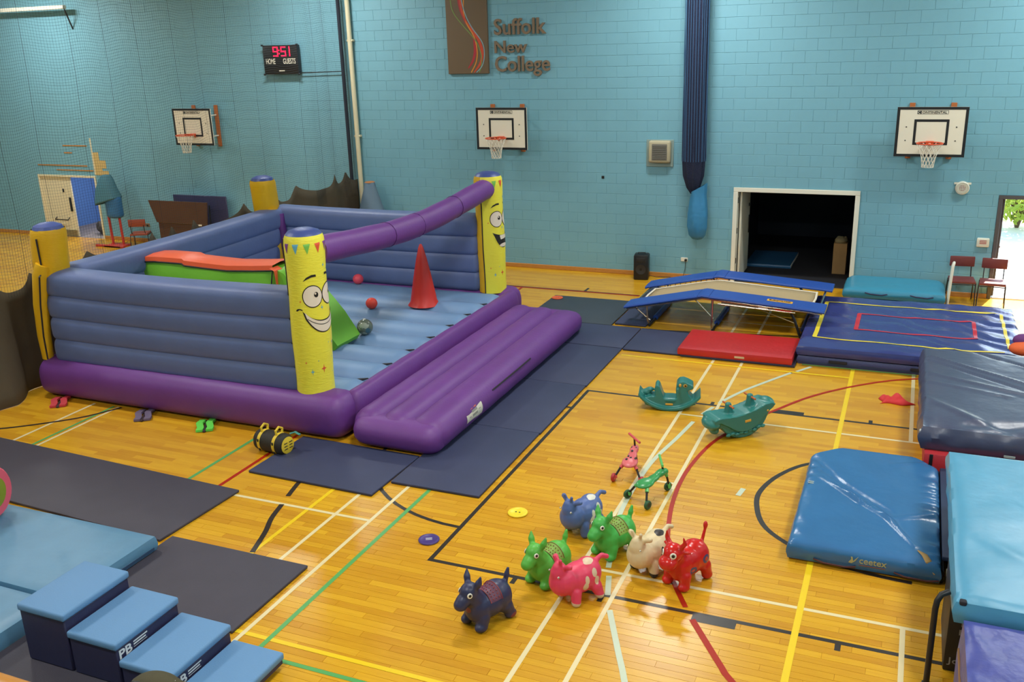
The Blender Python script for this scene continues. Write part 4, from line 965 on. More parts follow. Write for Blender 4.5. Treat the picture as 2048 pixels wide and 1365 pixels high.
# bags at the bottom edge
bg1 = thing('holdall', 'olive and red holdall at the bottom edge in front of the foam steps', 'bag', (-.76, -2.99, .036), radians(8))
o_ = link('bag_body', blob(MB().sausage((-.3, 0, .2), (.3, 0, .2), .2, .2, 2.4, 8, 20, endr=.12).ell((0, 0, .34), (.24, .16, .16)), .025), mat('olive_cloth', (74, 68, 46), .8, bump=.3, bscale=14), bg1)
MB().ell((.2, -.02, .25), (.15, .19, .17)).build('red_panel', mat('red_cloth', (150, 48, 30), .8), bg1)
MB().tube([(-.15, -.1, .4), (-.1, -.12, .5), (.1, -.12, .5), (.15, -.1, .4)], .015, 6).build('handle', BLACK, bg1)
MB().tube([(-.02, .0, .45), (.08, .02, .455), (.16, .03, .44)], .01, 6).build('zip', mat('zip_grey', (170, 168, 160), .5), bg1)
bg2 = thing('pouch_bag', 'navy pouch bag with pale star marks at the bottom edge', 'bag', (-.9, -3.46, .036))
link('bag_body', blob(MB().sausage((-.26, 0, .17), (.26, 0, .17), .16, .17, 2.4, 8, 20, endr=.1), .025), mat('navy_cloth', (58, 54, 78), .8, bump=.3, bscale=14), bg2)
for x, y in ((-.12, .02), (.06, -.03), (.17, .05)): MB().prism([((.03 if k % 2 == 0 else .013)*cos(k*pi/5)+x, (.03 if k % 2 == 0 else .013)*sin(k*pi/5)+y) for k in range(10)], .338, .342, 'z').build('star_mark', mat('star_cream', (220, 206, 150), .6), bg2, smooth=False)

# crash mats, right-hand side
CRB = mat('crash_blue', (52, 106, 156), .26, bump=.35, bscale=7, var=.05)
fgm = thing('crash_mat', 'mid blue crash mat with cut corners lying on the floor by the black arc', 'mat', (4.15, 2.52, 0), 0, 'crash mats on the right')
def ridge(u, v):
    d = 0
    for a, (u0, v0), (u1, v1), w_ in ((.030, (.12, .62), (.72, .28), .022), (-.022, (.12, .70), (.70, .36), .03), (.024, (.55, .42), (.85, .10), .02), (.018, (.3, .55), (.45, .42), .03), (.014, (.65, .86), (.92, .93), .02), (-.012, (.0, .85), (.3, .6), .03), (.02, (.7, .33), (1, .42), .03)):
        px, py = u1-u0, v1-v0; L2 = px*px+py*py; t = max(0, min(1, ((u-u0)*px+(v-v0)*py)/L2)); e = sqrt((u-u0-px*t)**2+(v-v0-py*t)**2*3.2)
        d += a*math.exp(-(e/w_)**2)*sin(pi*min(1, max(.08, t)))**.5
    edge = math.exp(-((u-.96)/.06)**2)*.011*sin(v*75+4*sin(v*11))+math.exp(-((u-.03)/.05)**2)*.006*sin(v*48+3*sin(v*9))
    return d+edge-.012*math.exp(-((u-.5)/.25)**2-((v-.5)/.3)**2)
MB().cushion(-.70, .70, -1.24, 1.30, .025, .215, 84, 110, .05, .02, .004, 3, ridge, [((0, 1), .36), ((1, 1), .30)]).build('mat_body', CRB, fgm)
MB().rbox(-.69, .71, -1.22, 1.2, .003, .026, .004, 1).build('base_board', mat('mat_base', (150, 104, 52), .7), fgm)
MB().rbox(.705, .74, -1.2, 1.1, .003, .14, .008, 1).build('side_skirt', MUNDER, fgm)
PRT = mat('print_khaki', (168, 168, 120), .6)
wall_text('ceetex', -.02, .105, -1.262, PRT, fgm, width=.25, height=.055, depth=.003, bold=.008, name='logo', world=False)
MB().prism([(-.12, .10), (-.095, .14), (-.10, .165), (-.085, .165), (-.075, .12), (-.03, .175), (-.055, .125), (-.09, .095)], -1.266, -1.262, 'y').build('logo_mark', PRT, fgm, smooth=False)
MB().box(-.02, .22, -1.265, -1.262, .085, .09).build('logo_rule', mat('print_rust', (150, 84, 60), .6), fgm, smooth=False)
for x0 in (-.45, .3): MB().tube([(x0, -1.262, .07), (x0+.1, -1.275, .05), (x0+.3, -1.275, .045), (x0+.4, -1.262, .06)], .008, 6).build('carry_handle', mat('handle_maroon', (82, 40, 40), .7), fgm)
for y_ in (.16, .20): MB().rbox(-.66, -.60, y_-.012, y_+.012, .208, .213, .002, 1).build('side_label', mat('label_pale', (150, 164, 160), .6), fgm)
MB().tube([(.50, -1.03, .225), (.56, -1.10, .225), (.60, -1.2, .21), (.66, -1.26, .12)], [.01, .03, .035, .01], 8, flat=.3).build('torn_foam', mat('foam_yellow', (170, 138, 84), .8), fgm)
# navy slab on its trolley
tr = thing('mat_trolley', 'grey steel mat trolley with castors and black hooped handle', 'trolley', (5.43, 2.45, 0))
for y in (-1.12, 1.2): MB().rbox(-.52, .55, y-.045, y+.045, .10, .15, .006, 1).build('cross_bar', mat('trolley_grey', (142, 138, 124), .5, .2), tr)
MB().rbox(-.35, -.29, -1.12, 1.2, .10, .15, .006, 1).build('side_bar', DKSTEEL, tr); MB().rbox(.4, .46, -1.12, 1.2, .10, .15, .006, 1).build('side_bar', DKSTEEL, tr)
for x in (-.49, .5):
    for y in (-1.12, 1.2):
        w1 = MB().lathe([(0, -.02), (.045, -.02), (.05, 0), (.045, .02), (0, .02)], 16, (x, y, .05), 'x').build('castor', BLACK, tr)
        MB().rbox(x-.03, x+.03, y-.025, y+.025, .05, .105, .006, 1).build('castor_fork', DKSTEEL, tr)
nvs = thing('flat_mat', 'dark navy flat mat lying on the grey mat trolley', 'mat', (5.42, 2.49, .152))
MB().rbox(-.55, .58, -1.0, 1.1, 0, .05, .012, 2).build('mat_top', mat('flat_navy', (34, 48, 78), .55), nvs)
pb = thing('plyo_box', 'black box printed PLYO and Jordan under the light blue crash mat', 'box', (5.18, .22, 0))
JB = mat('plyo_black', (26, 24, 26), .5)
MB().rbox(-.31, .40, -.28, .50, .0, .69, .012, 2).build('box_body', JB, pb)
GL = mat('plyo_print', (150, 146, 140), .5)
wall_text('Jordan', -.285, .06, -.282, GL, pb, width=.30, height=.075, depth=.003, name='logo', world=False)
wall_text('PLYO', -.22, .36, -.282, GL, pb, width=.22, height=.05, depth=.003, bold=.01, name='logo', world=False)
MB().rbox(-.21, -.11, -.284, -.28, .44, .53, .004, 1).build('logo_mark', GL, pb)
MB().rbox(-.42, .33, -.8, -.1, .205, .68, .012, 2).build('support_block', JB, tr)
hf = thing('tube_frame', 'black hooped tube frame standing at the left end of the light blue mat', 'frame', (4.745, -.32, 0))
pth = [(0, 0, 0), (0, 0, .72), (.008, .01, .79), (.035, .035, .84), (.09, .07, .855)]
MB().tube(pth, .024, 12).build('upright', DKSTEEL, hf)
MB().lathe([(0, 0), (.035, 0), (.035, .03), (.026, .035)], 14).build('foot', BLACK, hf)
SKYB = mat('crash_sky_blue', (84, 150, 182), .34, bump=.3, bscale=5, var=.05)
lb = thing('crash_mat', 'sky blue crash mat raised on black boxes at the right edge', 'mat', (5.5, 1.05, .692), 0, 'crash mats on the right')
MB().cushion(-.62, .62, -1.46, 1.46, 0, .21, 36, 60, .05, .025, .010, 2.2, wr([(.012, 1.2, .4, .03, 0), (-.012, .9, .8, .03, 1), (.01, 2.2, -.1, .03, 2)]), seed=4).build('mat_body', SKYB, lb)
MB().rbox(-.60, -.545, -1.478, -1.42, .16, .2, .015, 2).build('split_corner', MUNDER, lb)
VIO = mat('crash_violet_blue', (72, 78, 150), .36, bump=.45, bscale=9, var=.1, vscale=5)
vm = thing('crash_mat', 'deep violet blue scuffed crash mat at the bottom right corner', 'mat', (5.56, -1.6, .0), 0, 'crash mats on the right')
MB().cushion(-.62, .6, -1.1, 1.12, 0, .79, 36, 50, .04, .015, .012, 2.2, wr([(.014, 1.0, .95, .03, 0), (.012, .7, .6, .04, 1), (-.01, 1.4, .7, .04, 2)]), seed=5).build('mat_body', VIO, vm)
MB().tube([(-.632, -1.0, .55), (-.638, 0, .56), (-.632, 1.05, .55)], .012, 6).build('side_piping', mat('piping_tan', (150, 110, 70), .6), vm)
DKM = mat('crash_slate_navy', (72, 76, 100), .30, bump=.35, bscale=6, var=.06)
dk = thing('crash_mat', 'large slate navy crash mat lying on red blocks at the right edge', 'mat', (5.65, 5.38, .302), 0, 'crash mats on the right')
def rg2(u, v):
    d = 0
    for a, (u0, v0), (u1, v1), w_ in ((.022, (.03, .86), (1, .40), .012), (-.02, (.03, .80), (1, .30), .016), (.02, (.0, .62), (.6, .45), .02), (-.03, (.35, .98), (1, .62), .02), (.016, (.03, .5), (.5, .40), .02), (.02, (.0, .3), (.45, .0), .03), (-.02, (.25, .05), (.7, .12), .04), (.015, (.5, .9), (.9, .6), .015)):
        px, py = u1-u0, v1-v0; L2 = px*px+py*py; t = max(0, min(1, ((u-u0)*px+(v-v0)*py)/L2)); e = sqrt((u-u0-px*t)**2+(v-v0-py*t)**2*2.2); d += a*math.exp(-(e/w_)**2)
    return d-.05*math.exp(-(v/.10)**2)*(.6+.4*sin(u*17))
MB().cushion(-1.0, 1.0, -1.52, 1.55, 0, .32, 70, 90, .06, .05, .006, 2, rg2, seed=6).build('mat_body', DKM, dk)
MB().tube([(-1.02, -1.53, .25), (-1.03, -1.545, .22), (-1.02, -1.53, .19)], .014, 8).build('corner_ring', STEEL, dk)
MB().rbox(-.12, -.0, -1.575, -1.565, .03, .06, .004, 1).build('maker_label', mat('label_pale', (150, 164, 160), .6), dk)
RDB = mat('block_red', (182, 44, 52), .5, bump=.15)
rb_ = thing('vault_block', 'red foam block under the front of the slate navy crash mat', 'foam block', (5.15, 4.1, 0))
MB().rbox(-.46, 1.2, -.36, 2.5, 0, .298, .02, 2).build('block', RDB, rb_); MB().rbox(-.40, -.36, -.364, -.355, .12, .29, .004, 1).build('strap', BLACK, rb_)

# big landing mat with printed borders
BIGM = mat('landing_navy', (54, 62, 122), .24, bump=.35, bscale=4, var=.05)
lmX, lmY = 4.45, 9.0
bgm = thing('landing_mat', 'large navy landing mat with yellow border and red target box beside the trampoline', 'mat', (lmX, lmY, 0))
MB().cushion(-1.62, 1.62, -1.58, 1.60, 0, .155, 20, 20, .03, .02, .002).build('lower_mat', mat('landing_navy_base', (56, 62, 106), .45, bump=.2), bgm)
def hump(x, y):
    u = (x+1.62)/3.24; v = (y+1.58)/3.18
    return .020*noise.noise(Vector((x*1.9+y*.8, y*3.0, 1)))+.024*max(0, u-.3)*sin(9*x+14*y+4*noise.noise(Vector((x*2, y*2, 0))))+.05*max(0, u-.75)*max(0, .5-abs(v-.35))
MB().cushion(-1.64, 1.64, -1.60, 1.60, .158, .325, 60, 60, .04, .02, .0, 2, lambda u, v: hump(-1.64+3.28*u, -1.6+3.2*v)).build('upper_mat', BIGM, bgm)
def mstripe(x0, y0, x1, y1, wd, m):
    n = 24; d = Vector((x1-x0, y1-y0)); L_ = d.length; d.normalize(); nn = Vector((-d.y, d.x)); vs = []
    for i in range(n+1):
        c = Vector((x0, y0))+d*L_*i/n
        for s in (-1, 1):
            p = c+nn*s*wd/2; vs.append((p.x, p.y, .331+hump(p.x, p.y)))
    q = MB(); q.add(vs, [(2*i, 2*i+2, 2*i+3, 2*i+1) for i in range(n)]); q.build('border_stripe', m, bgm)
YS_ = mat('stripe_yellow', (232, 206, 56), .4); RS_ = mat('stripe_red', (196, 40, 56), .4)
mstripe(-1.45, -1.15, 1.35, -1.15, .05, YS_); mstripe(-1.45, 1.10, 1.45, 1.10, .05, YS_); mstripe(-1.43, -1.15, -1.43, 1.10, .07, YS_); mstripe(1.43, -.9, 1.43, 1.1, .05, YS_)
mstripe(-.85, -.52, 1.0, -.52, .05, RS_); mstripe(-.85, .45, 1.0, .45, .05, RS_); mstripe(-.83, -.52, -.83, .45, .07, RS_); mstripe(.98, -.52, .98, .45, .06, RS_)
for x in (-1.15, .05): MB().rbox(x, x+.28, -1.622, -1.60, .06, .11, .01, 1).build('carry_handle', MUNDER, bgm)
ob = thing('play_tunnel', 'orange and purple play fabric bundle at the right edge on the navy landing mat', 'fabric', (6.02, 7.75, .38))
link('fabric', blob(MB().ell((0, 0, .08), (.2, .18, .1)).ell((.1, .08, .12), (.16, .14, .1)), .025), mat('fabric_orange', (226, 96, 40), .7, bump=.4, bscale=14), ob)
MB().ell((.02, .14, .17), (.16, .13, .1)).build('purple_panel', mat('fabric_purple', (104, 44, 112), .7), ob)
# red mat on its thin underlay
rm = thing('safety_mat', 'red padded safety mat in front of the trampoline', 'mat', (1.86, 7.73, 0))
MB().cushion(-.93, .90, -.56, .55, .04, .165, 24, 16, .03, .008, .004, 3).build('mat_body', mat('vinyl_red', (184, 34, 36), .36, bump=.25, bscale=12, var=.06), rm)
MB().rbox(-.89, .95, -.57, .52, .003, .038, .008, 1).build('underlay', mat('underlay_navy', (44, 40, 62), .7), rm)
MB().rbox(.0, .16, -.575, -.566, .07, .105, .003, 1).build('label', mat('label_buff', (206, 176, 140), .6), rm)
# mats by the wall
rmt = thing('crash_mat', 'turquoise crash mat on top of the pile against the blockwork wall', 'mat', (4.12, 11.62, .19), 0, 'crash mats piled by the wall')
MB().cushion(-.88, .88, -.55, .58, 0, .19, 28, 20, .06, .03, .012, 3, None, [((0, 1), .2), ((1, 1), .2)]).build('mat_body', mat('crash_turquoise', (58, 138, 166), .36, bump=.3, bscale=6), rmt)
for x in (-.5, .3): MB().tube([(x, -.575, .12), (x+.1, -.59, .10), (x+.3, -.59, .09), (x+.4, -.575, .11)], .012, 6).build('carry_handle', NAVY, rmt)
rm2 = thing('crash_mat', 'navy crash mat at the bottom of the pile against the blockwork wall', 'mat', (4.3, 11.6, .036), 0, 'crash mats piled by the wall')
MB().cushion(-.92, .70, -.5, .55, 0, .15, 20, 16, .05, .03, .006, 3).build('mat_body', NAVY, rm2); MB().tube([(.2, -.53, .1), (.3, -.55, .08), (.5, -.55, .08), (.6, -.53, .1)], .012, 6).build('carry_handle', BLACK, rm2)
bd = tag(MB().rbox(3.72, 4.96, 10.98, 11.9, .004, .034, .006, 1).build('plywood_board', mat('plywood', (200, 168, 116), .6, var=.1, vscale=8)), 'pale plywood board under the pile of mats by the wall', 'board')
yr = tag(MB().tube([(3.33, 10.9, .015), (3.42, 10.93, .02), (3.5, 10.88, .018), (3.56, 10.92, .016), (3.46, 10.97, .018), (3.38, 10.95, .016)], .013, 6).build('rope', mat('rope_yellow', (214, 196, 90), .7)), 'short yellow rope on the floor beside the turquoise mat', 'rope')

# ------------------------------------------------------------------ double mini trampoline
PAD = mat('pad_blue', (36, 76, 158), .45, bump=.12, bscale=30); BEDM = mat('bed_mesh', (176, 152, 112), .7, bump=.3, bscale=200); WEB = mat('bed_edge', (224, 212, 190), .6)
CHROME = mat('chrome', (190, 178, 160), .2, 1)
tpl = thing('double_mini_trampoline', 'blue padded double mini trampoline with sloping run-up end', 'trampoline', (1.3, 9.5, 0))
prof = [(-.40, .40), (1.02, .715), (3.1, .585)]
def zat(x): return prof[0][1]+(x-prof[0][0])*(prof[1][1]-prof[0][1])/(prof[1][0]-prof[0][0]) if x < prof[1][0] else prof[1][1]+(x-prof[1][0])*(prof[2][1]-prof[1][1])/(prof[2][0]-prof[1][0])
def pad(y0, y1, x0, x1, nm_):
    q = MB(); n = 8; vs = []
    for i in range(n+1):
        x = x0+(x1-x0)*i/n; z = zat(x); e = .6 if i in (0, n) else 1
        for y, dz in ((y0, -.045), (y0-.012, -.022), (y0+.008, 0), ((y0+y1)/2, .008), (y1-.008, 0), (y1+.012, -.022), (y1, -.045)): vs.append((x, y, z+dz*1-(1-e)*.012))
    q.add(vs, [(i*7+k, i*7+(k+1) % 7, (i+1)*7+(k+1) % 7, (i+1)*7+k) for i in range(n) for k in range(7)]+[tuple(range(7)), tuple(n*7+k for k in range(6, -1, -1))])
    return q.build(nm_, PAD, tpl, world=True)
for y0, y1 in ((8.52, 9.02), (10.0, 10.5)):
    for x0, x1 in ((-.40, .94), (.945, 1.15), (1.155, 3.1)): pad(y0, y1, x0, x1, 'frame_pad')
    ys = y0+.06 if y0 < 9 else y1-.06
    MB().tube([(-.36, ys, zat(-.36)-.07), (1.02, ys, zat(1.02)-.07), (3.06, ys, zat(3.06)-.07)], .022, 8).build('frame_rail', CHROME, tpl, world=True)
    MB().tube([(1.3, ys, .56), (2.62, ys, .50)], .016, 8).build('lower_rail', CHROME, tpl, world=True)
    MB().box(1.36, 2.6, ys-.006, ys+.006, .53, .60).build('frame_plate', mat('plate_grey', (120, 112, 92), .5, .3), tpl, world=True)
MB().box(2.0, 2.16, 8.57, 8.572, .53, .58).build('maker_plate', WHITE, tpl, world=True); MB().box(2.28, 2.56, 8.568, 8.57, .515, .575).build('warning_plate', mat('plate_red', (196, 40, 36), .5), tpl, world=True)
tl = MB(); tl.rbox(2.12, 2.55, 8.70, 8.82, 0, .004, .001, 1); tl.v = [(x, y, z+zat(x)+.006) for x, y, z in tl.v]; tlo = tl.build('pad_label', mat('label_gold', (232, 168, 50), .5), tpl, world=True)
tx = textmesh('EUROTRAMP', .36, .06, .002, .02); tx.moved(Matrix.Translation((2.155, 8.73, 0))); tx.v = [(x, y, z+zat(x)+.013) for x, y, z in tx.v]; tx.build('lettering', BLACK, tlo, world=True, ang=20)
bed = MB(); n = 20; vs = []
for i in range(n+1):
    x = -.18+3.02*i/n
    for y in (9.07, 9.3, 9.51, 9.72, 9.95): vs.append((x, y, zat(x)-.075-.015*sin(pi*(y-9.07)/.88)))
bed.add(vs, [(i*5+k, i*5+k+1, (i+1)*5+k+1, (i+1)*5+k) for i in range(n) for k in range(4)]); bo = bed.build('jump_bed', BEDM, tpl, world=True); sm_ = bo.modifiers.new('thickness', 'SOLIDIFY'); sm_.thickness = .006
for pts in ([(-.18+3.02*i/12, 9.07, zat(-.18+3.02*i/12)-.072) for i in range(13)], [(-.18+3.02*i/12, 9.95, zat(-.18+3.02*i/12)-.072) for i in range(13)], [(2.84, 9.05, zat(2.84)-.072), (2.86, 9.5, zat(2.84)-.075), (2.84, 9.97, zat(2.84)-.072)], [(-.18, 9.05, zat(-.18)-.072), (-.2, 9.5, zat(-.18)-.075), (-.18, 9.97, zat(-.18)-.072)]):
    MB().tube(pts, .02, 8, flat=.6).build('bed_webbing', WEB, tpl, world=True)
for i in range(12):
    x = -.1+1.1*i/11; MB().tube([(x, 9.95, zat(x)-.072), (x, 10.03, zat(x)-.06)], .008, 6).build('bed_spring', STEEL, tpl, world=True)
for x in (-.3, 2.98): MB().tube([(x, 8.6, zat(x)-.07), (x, 10.42, zat(x)-.07)], .02, 8).build('end_rail', CHROME, tpl, world=True)
for xa, xb in ((-.22, .06), (.98, 1.2)):
    for y in (8.7, 10.3): MB().tube([(xa+.2, y, zat(xa+.2)-.08), (xb-.02 if xa > .5 else .02, y, .03)], .02, 8).build('leg', CHROME, tpl, world=True)
for y in (8.7, 10.3):
    MB().tube([(2.5, y, zat(2.5)-.1), (2.60, y, .35), (2.72, y, .03)], .024, 8).build('leg', DKSTEEL, tpl, world=True)
    MB().tube([(-.25, y, zat(-.25)-.08), (.05, y, .12)], .014, 6).build('strut', CHROME, tpl, world=True); MB().tube([(.85, y, zat(.85)-.08), (1.2, y, .25)], .014, 6).build('strut', CHROME, tpl, world=True)
    MB().tube([(1.95, y, .5), (2.62, y, .28)], .01, 6).build('strut', CHROME, tpl, world=True)
for x, a, b in ((.05, 8.65, 10.35), (1.2, 8.65, 10.35), (2.72, 8.65, 10.35)):
    MB().tube([(x, a, .03), (x, b, .03)], .022, 8).build('floor_tube', DKSTEEL, tpl, world=True); MB().tube([(x, 9.1, .052), (x, 10.1, .052)], .05, 10).build('tube_pad', PAD, tpl, world=True)

# ------------------------------------------------------------------ chairs
MAROON = mat('seat_maroon', (116, 52, 50), .5, bump=.15); BLK = mat('chair_tube', (44, 40, 42), .4, .4)
def chair(x, y, rz, label, sm_=MAROON):
    t = thing('stacking_chair', label, 'chair', (x, y, 0), rz, 'stacking chairs')
    MB().cushion(-.22, .22, -.21, .20, .42, .48, 8, 8, .02, .006, .002).build('seat', sm_, t)
    MB().rbox(-.22, .22, .21, .245, .66, .86, .02, 2).build('backrest', sm_, t)
    for s in (-1, 1):
        MB().tube([(s*.235, -.22, .0), (s*.225, -.2, .43)], .011, 8).build('leg', BLK, t); MB().tube([(s*.235, .26, .0), (s*.225, .17, .43)], .011, 8).build('leg', BLK, t)
        MB().tube([(s*.17, .16, .42), (s*.17, .22, .56), (s*.17, .25, .70)], .011, 8).build('back_post', BLK, t)
        MB().tube([(s*.225, -.2, .41), (s*.225, .18, .41)], .010, 8).build('side_rail', BLK, t)
    MB().tube([(-.23, -.2, .40), (.23, -.2, .40)], .010, 8).build('cross_rail', BLK, t)
chair(5.31, 12.0, radians(4), 'maroon stacking chair beside the white handrail by the exit'); chair(5.84, 11.95, radians(-4), 'maroon stacking chair standing in front of the open exit frame')
chair(-14.75, 11.55, radians(-150), 'brown stacking chair behind the net beside the folded table', mat('seat_brown', (150, 66, 40), .5))
whr = thing('handrail_hoop', 'white hooped handrail standing behind the landing mat by the chairs', 'handrail', (5.10, 11.35, 0))
MB().tube([(-.03, -.08, 0), (0, -.08, .85), (.01, -.06, .90), (.015, 0, .92), (.01, .06, .90), (0, .08, .85), (-.03, .08, 0)], .024, 10).build('hoop', WHITE, whr); MB().rbox(-.08, .06, -.12, .12, 0, .012, .004, 1).build('base_plate', WHITE, whr)

# ------------------------------------------------------------------ things behind the net
REDP = mat('post_red', (200, 60, 46), .5); TARP = mat('tarp_teal', (66, 116, 132), .7, bump=.3, bscale=8); TARPG = mat('tarp_grey_blue', (104, 128, 148), .7, bump=.3, bscale=8)
st = thing('post_stand', 'red twin-legged post stand with teal padded cover behind the net', 'stand', (-15.85, 11.75, 0))
for x in (-.14, .24): MB().tube([(x, 0, .03), (x-.05, .02, 1.35)], .035, 8).build('leg', REDP, st)
MB().rbox(-.55, .45, -.25, -.17, .0, .06, .01, 1).build('foot', REDP, st); MB().rbox(-.25, .35, -.25, .15, .0, .05, .01, 1).build('foot', REDP, st)
q = MB(); n = 20; vs = []
for i, (z, rx, ry, ox) in enumerate(((1.95, .12, .1, 0), (1.85, .2, .16, -.02), (1.55, .34, .22, -.08), (1.25, .44, .26, -.1), (1.22, .42, .24, -.1))):
    for k in range(n): a = 2*pi*k/n; rr = 1+.08*sin(5*a+z*4); vs.append((ox+rx*rr*cos(a), ry*rr*sin(a), z+(.12*cos(a) if i > 2 else 0)))
q.add(vs, [(i*n+k, i*n+(k+1) % n, (i+1)*n+(k+1) % n, (i+1)*n+k) for i in range(4) for k in range(n)]+[tuple(range(n))]); q.build('cover', TARP, st)
MB().sausage((.1, 0, .78), (.1, 0, 1.4), .24, .18, 2.2, 5, 18, endr=.08, up=(0, 1, 0)).build('inner_pad', mat('pad_blue_light', (50, 110, 160), .6), st)
st2 = thing('covered_post', 'post draped in a grey-blue cover with orange hem, in the corner by the cream pipe', 'stand', (-7.75, 12.0, 0))
MB().tube([(0, 0, 0), (0, 0, 1.9)], .05, 10).build('post', DKSTEEL, st2); MB().rbox(-.35, .35, -.25, .25, 0, .06, .02, 1).build('foot', DKSTEEL, st2)
q = MB(); vs = []
for i, (z, rx, ry) in enumerate(((1.95, .13, .12), (1.86, .15, .14), (1.5, .24, .2), (1.15, .33, .25), (1.0, .36, .26))):
    for k in range(n): a = 2*pi*k/n; rr = 1+.09*sin(4*a+z*5); vs.append((rx*rr*cos(a), ry*rr*sin(a), z+(.12*cos(a) if i == 4 else 0)))
q.add(vs, [(i*n+k, i*n+(k+1) % n, (i+1)*n+(k+1) % n, (i+1)*n+k) for i in range(4) for k in range(n)]); q.build('cover', TARPG, st2)
HEM = mat('hem_orange', (176, 116, 66), .7)
MB().tube([(.366*(1+.09*sin(4*2*pi*k/n+5))*cos(2*pi*k/n), .266*(1+.09*sin(4*2*pi*k/n+5))*sin(2*pi*k/n), 1.0+.12*cos(2*pi*k/n)) for k in range(n)], .016, 6, closed=True).build('hem', HEM, st2)
MB().lathe([(.0, 1.97), (.1, 1.965), (.13, 1.945)], 16).build('top_patch', HEM, st2); MB().tube([(0, -.08, .0), (0, -.1, 1.0)], .22, 12).build('inner_pad', mat('pad_blue_light', (50, 110, 160), .6), st2)
ft = thing('folded_table', 'brown folded games table with two upright leaves behind the net', 'table', (-13.5, 11.95, 0))
BRN = mat('table_brown', (82, 52, 36), .5, var=.08); TBL = mat('table_navy', (56, 56, 92), .5)
q = MB(); q.prism([(-.98, 1.32), (.98, 1.32), (.90, .74), (-.78, .74)], -.24, -.20, 'y'); q.build('upper_leaf', BRN, ft, smooth=False)
MB().rbox(-.78, .86, -.19, -.14, .06, .74, .01, 1).build('lower_leaf', BRN, ft); MB().rbox(-.52, 1.25, .2, .24, .35, 1.42, .01, 1).build('rear_leaf', TBL, ft)
MB().tube([(-.76, -.2, .74), (.88, -.2, .74)], .012, 6).build('hinge_rail', STEEL, ft); MB().rbox(.62, .74, -.26, -.245, .70, .74, .003, 1).build('paper_tag', WHITE, ft)
for x in (-.6, .8):
    MB().tube([(x, -.25, .05), (x, .3, .05)], .02, 6).build('foot_bar', DKSTEEL, ft); MB().tube([(x, 0, .05), (x, .05, 1.2)], .018, 6).build('upright', DKSTEEL, ft)
    for y in (-.22, .27): MB().lathe([(0, -.015), (.04, -.015), (.04, .015), (0, .015)], 12, (x, y, .04), 'x').build('castor', BLACK, ft)

# ------------------------------------------------------------------ hopper animals
PUPIL = mat('toy_pupil', (26, 22, 20), .3); EYE = mat('toy_eye_white', (236, 230, 214), .4)
def eyes(t, x, y, z, r, dirx=.35):
    for s in (-1, 1):
        c = Vector((x, s*y, z)); d = Vector((dirx, s*1, .15)).normalized()
        R = d.to_track_quat('Z', 'Y').to_matrix().to_4x4()
        e = MB().lathe([(r, -.004), (r*.9, .004), (r*.5, .007), (0, .008)], 16).moved(Matrix.Translation(c) @ R).build('eye', EYE, t)
        MB().lathe([(r*.55, .006), (r*.45, .010), (0, .011)], 12).moved(Matrix.Translation(c+Vector((.0, 0, .002))) @ R).build('pupil', PUPIL, e)
def capsule(mb, a, b, r0, r1, n=8):
    a, b = Vector(a), Vector(b); mb.tube([a.lerp(b, i/4) for i in range(5)], [r0+(r1-r0)*i/4 for i in range(5)], n); mb.ell(a, (r0,)*3, 10, 6); mb.ell(b, (r1,)*3, 10, 6)
def donkey_mesh():
    m = MB(); m.ell((-.02, 0, .20), (.20, .150, .145)); m.ell((.10, 0, .195), (.135, .14, .155)); m.ell((-.12, 0, .215), (.155, .152, .165))
    capsule(m, (.12, 0, .26), (.185, 0, .375), .112, .088); m.ell((.195, 0, .40), (.098, .086, .088)); m.ell((.27, 0, .335), (.09, .070, .068), rot=(0, .55, 0)); m.ell((.302, 0, .305), (.068, .068, .060))
    for s in (-1, 1):
        capsule(m, (.115, s*.085, .13), (.14, s*.10, .055), .07, .056); m.ell((.155, s*.102, .047), (.070, .058, .047))
        capsule(m, (-.16, s*.085, .13), (-.20, s*.108, .05), .075, .052); m.ell((-.195, s*.11, .045), (.066, .054, .045))
        capsule(m, (.165, s*.06, .45), (.15, s*.085, .50), .030, .036); capsule(m, (.15, s*.085, .50), (.135, s*.10, .565), .036, .012)
    capsule(m, (-.235, 0, .32), (-.255, 0, .38), .028, .024); capsule(m, (-.255, 0, .38), (-.275, 0, .445), .032, .016)
    return blob(m, .011, 5)
def cow_mesh():
    m = MB(); m.ell((-.03, 0, .205), (.20, .138, .142)); m.ell((-.12, 0, .225), (.125, .13, .14)); m.ell((.135, 0, .215), (.13, .125, .135)); m.ell((.17, 0, .30), (.085, .08, .10)); m.ell((.175, 0, .36), (.06, .058, .055))
    for s in (-1, 1):
        capsule(m, (.06, s*.09, .12), (.075, s*.115, .04), .055, .046); capsule(m, (-.15, s*.085, .12), (-.175, s*.11, .04), .06, .044)
        capsule(m, (.175, s*.03, .40), (.19, s*.05, .455), .017, .018); capsule(m, (.15, s*.06, .38), (.135, s*.115, .405), .022, .026)
    capsule(m, (-.20, 0, .31), (-.265, 0, .345), .026, .023); capsule(m, (-.265, 0, .345), (-.325, 0, .315), .023, .025)
    return blob(m, .010, 4)
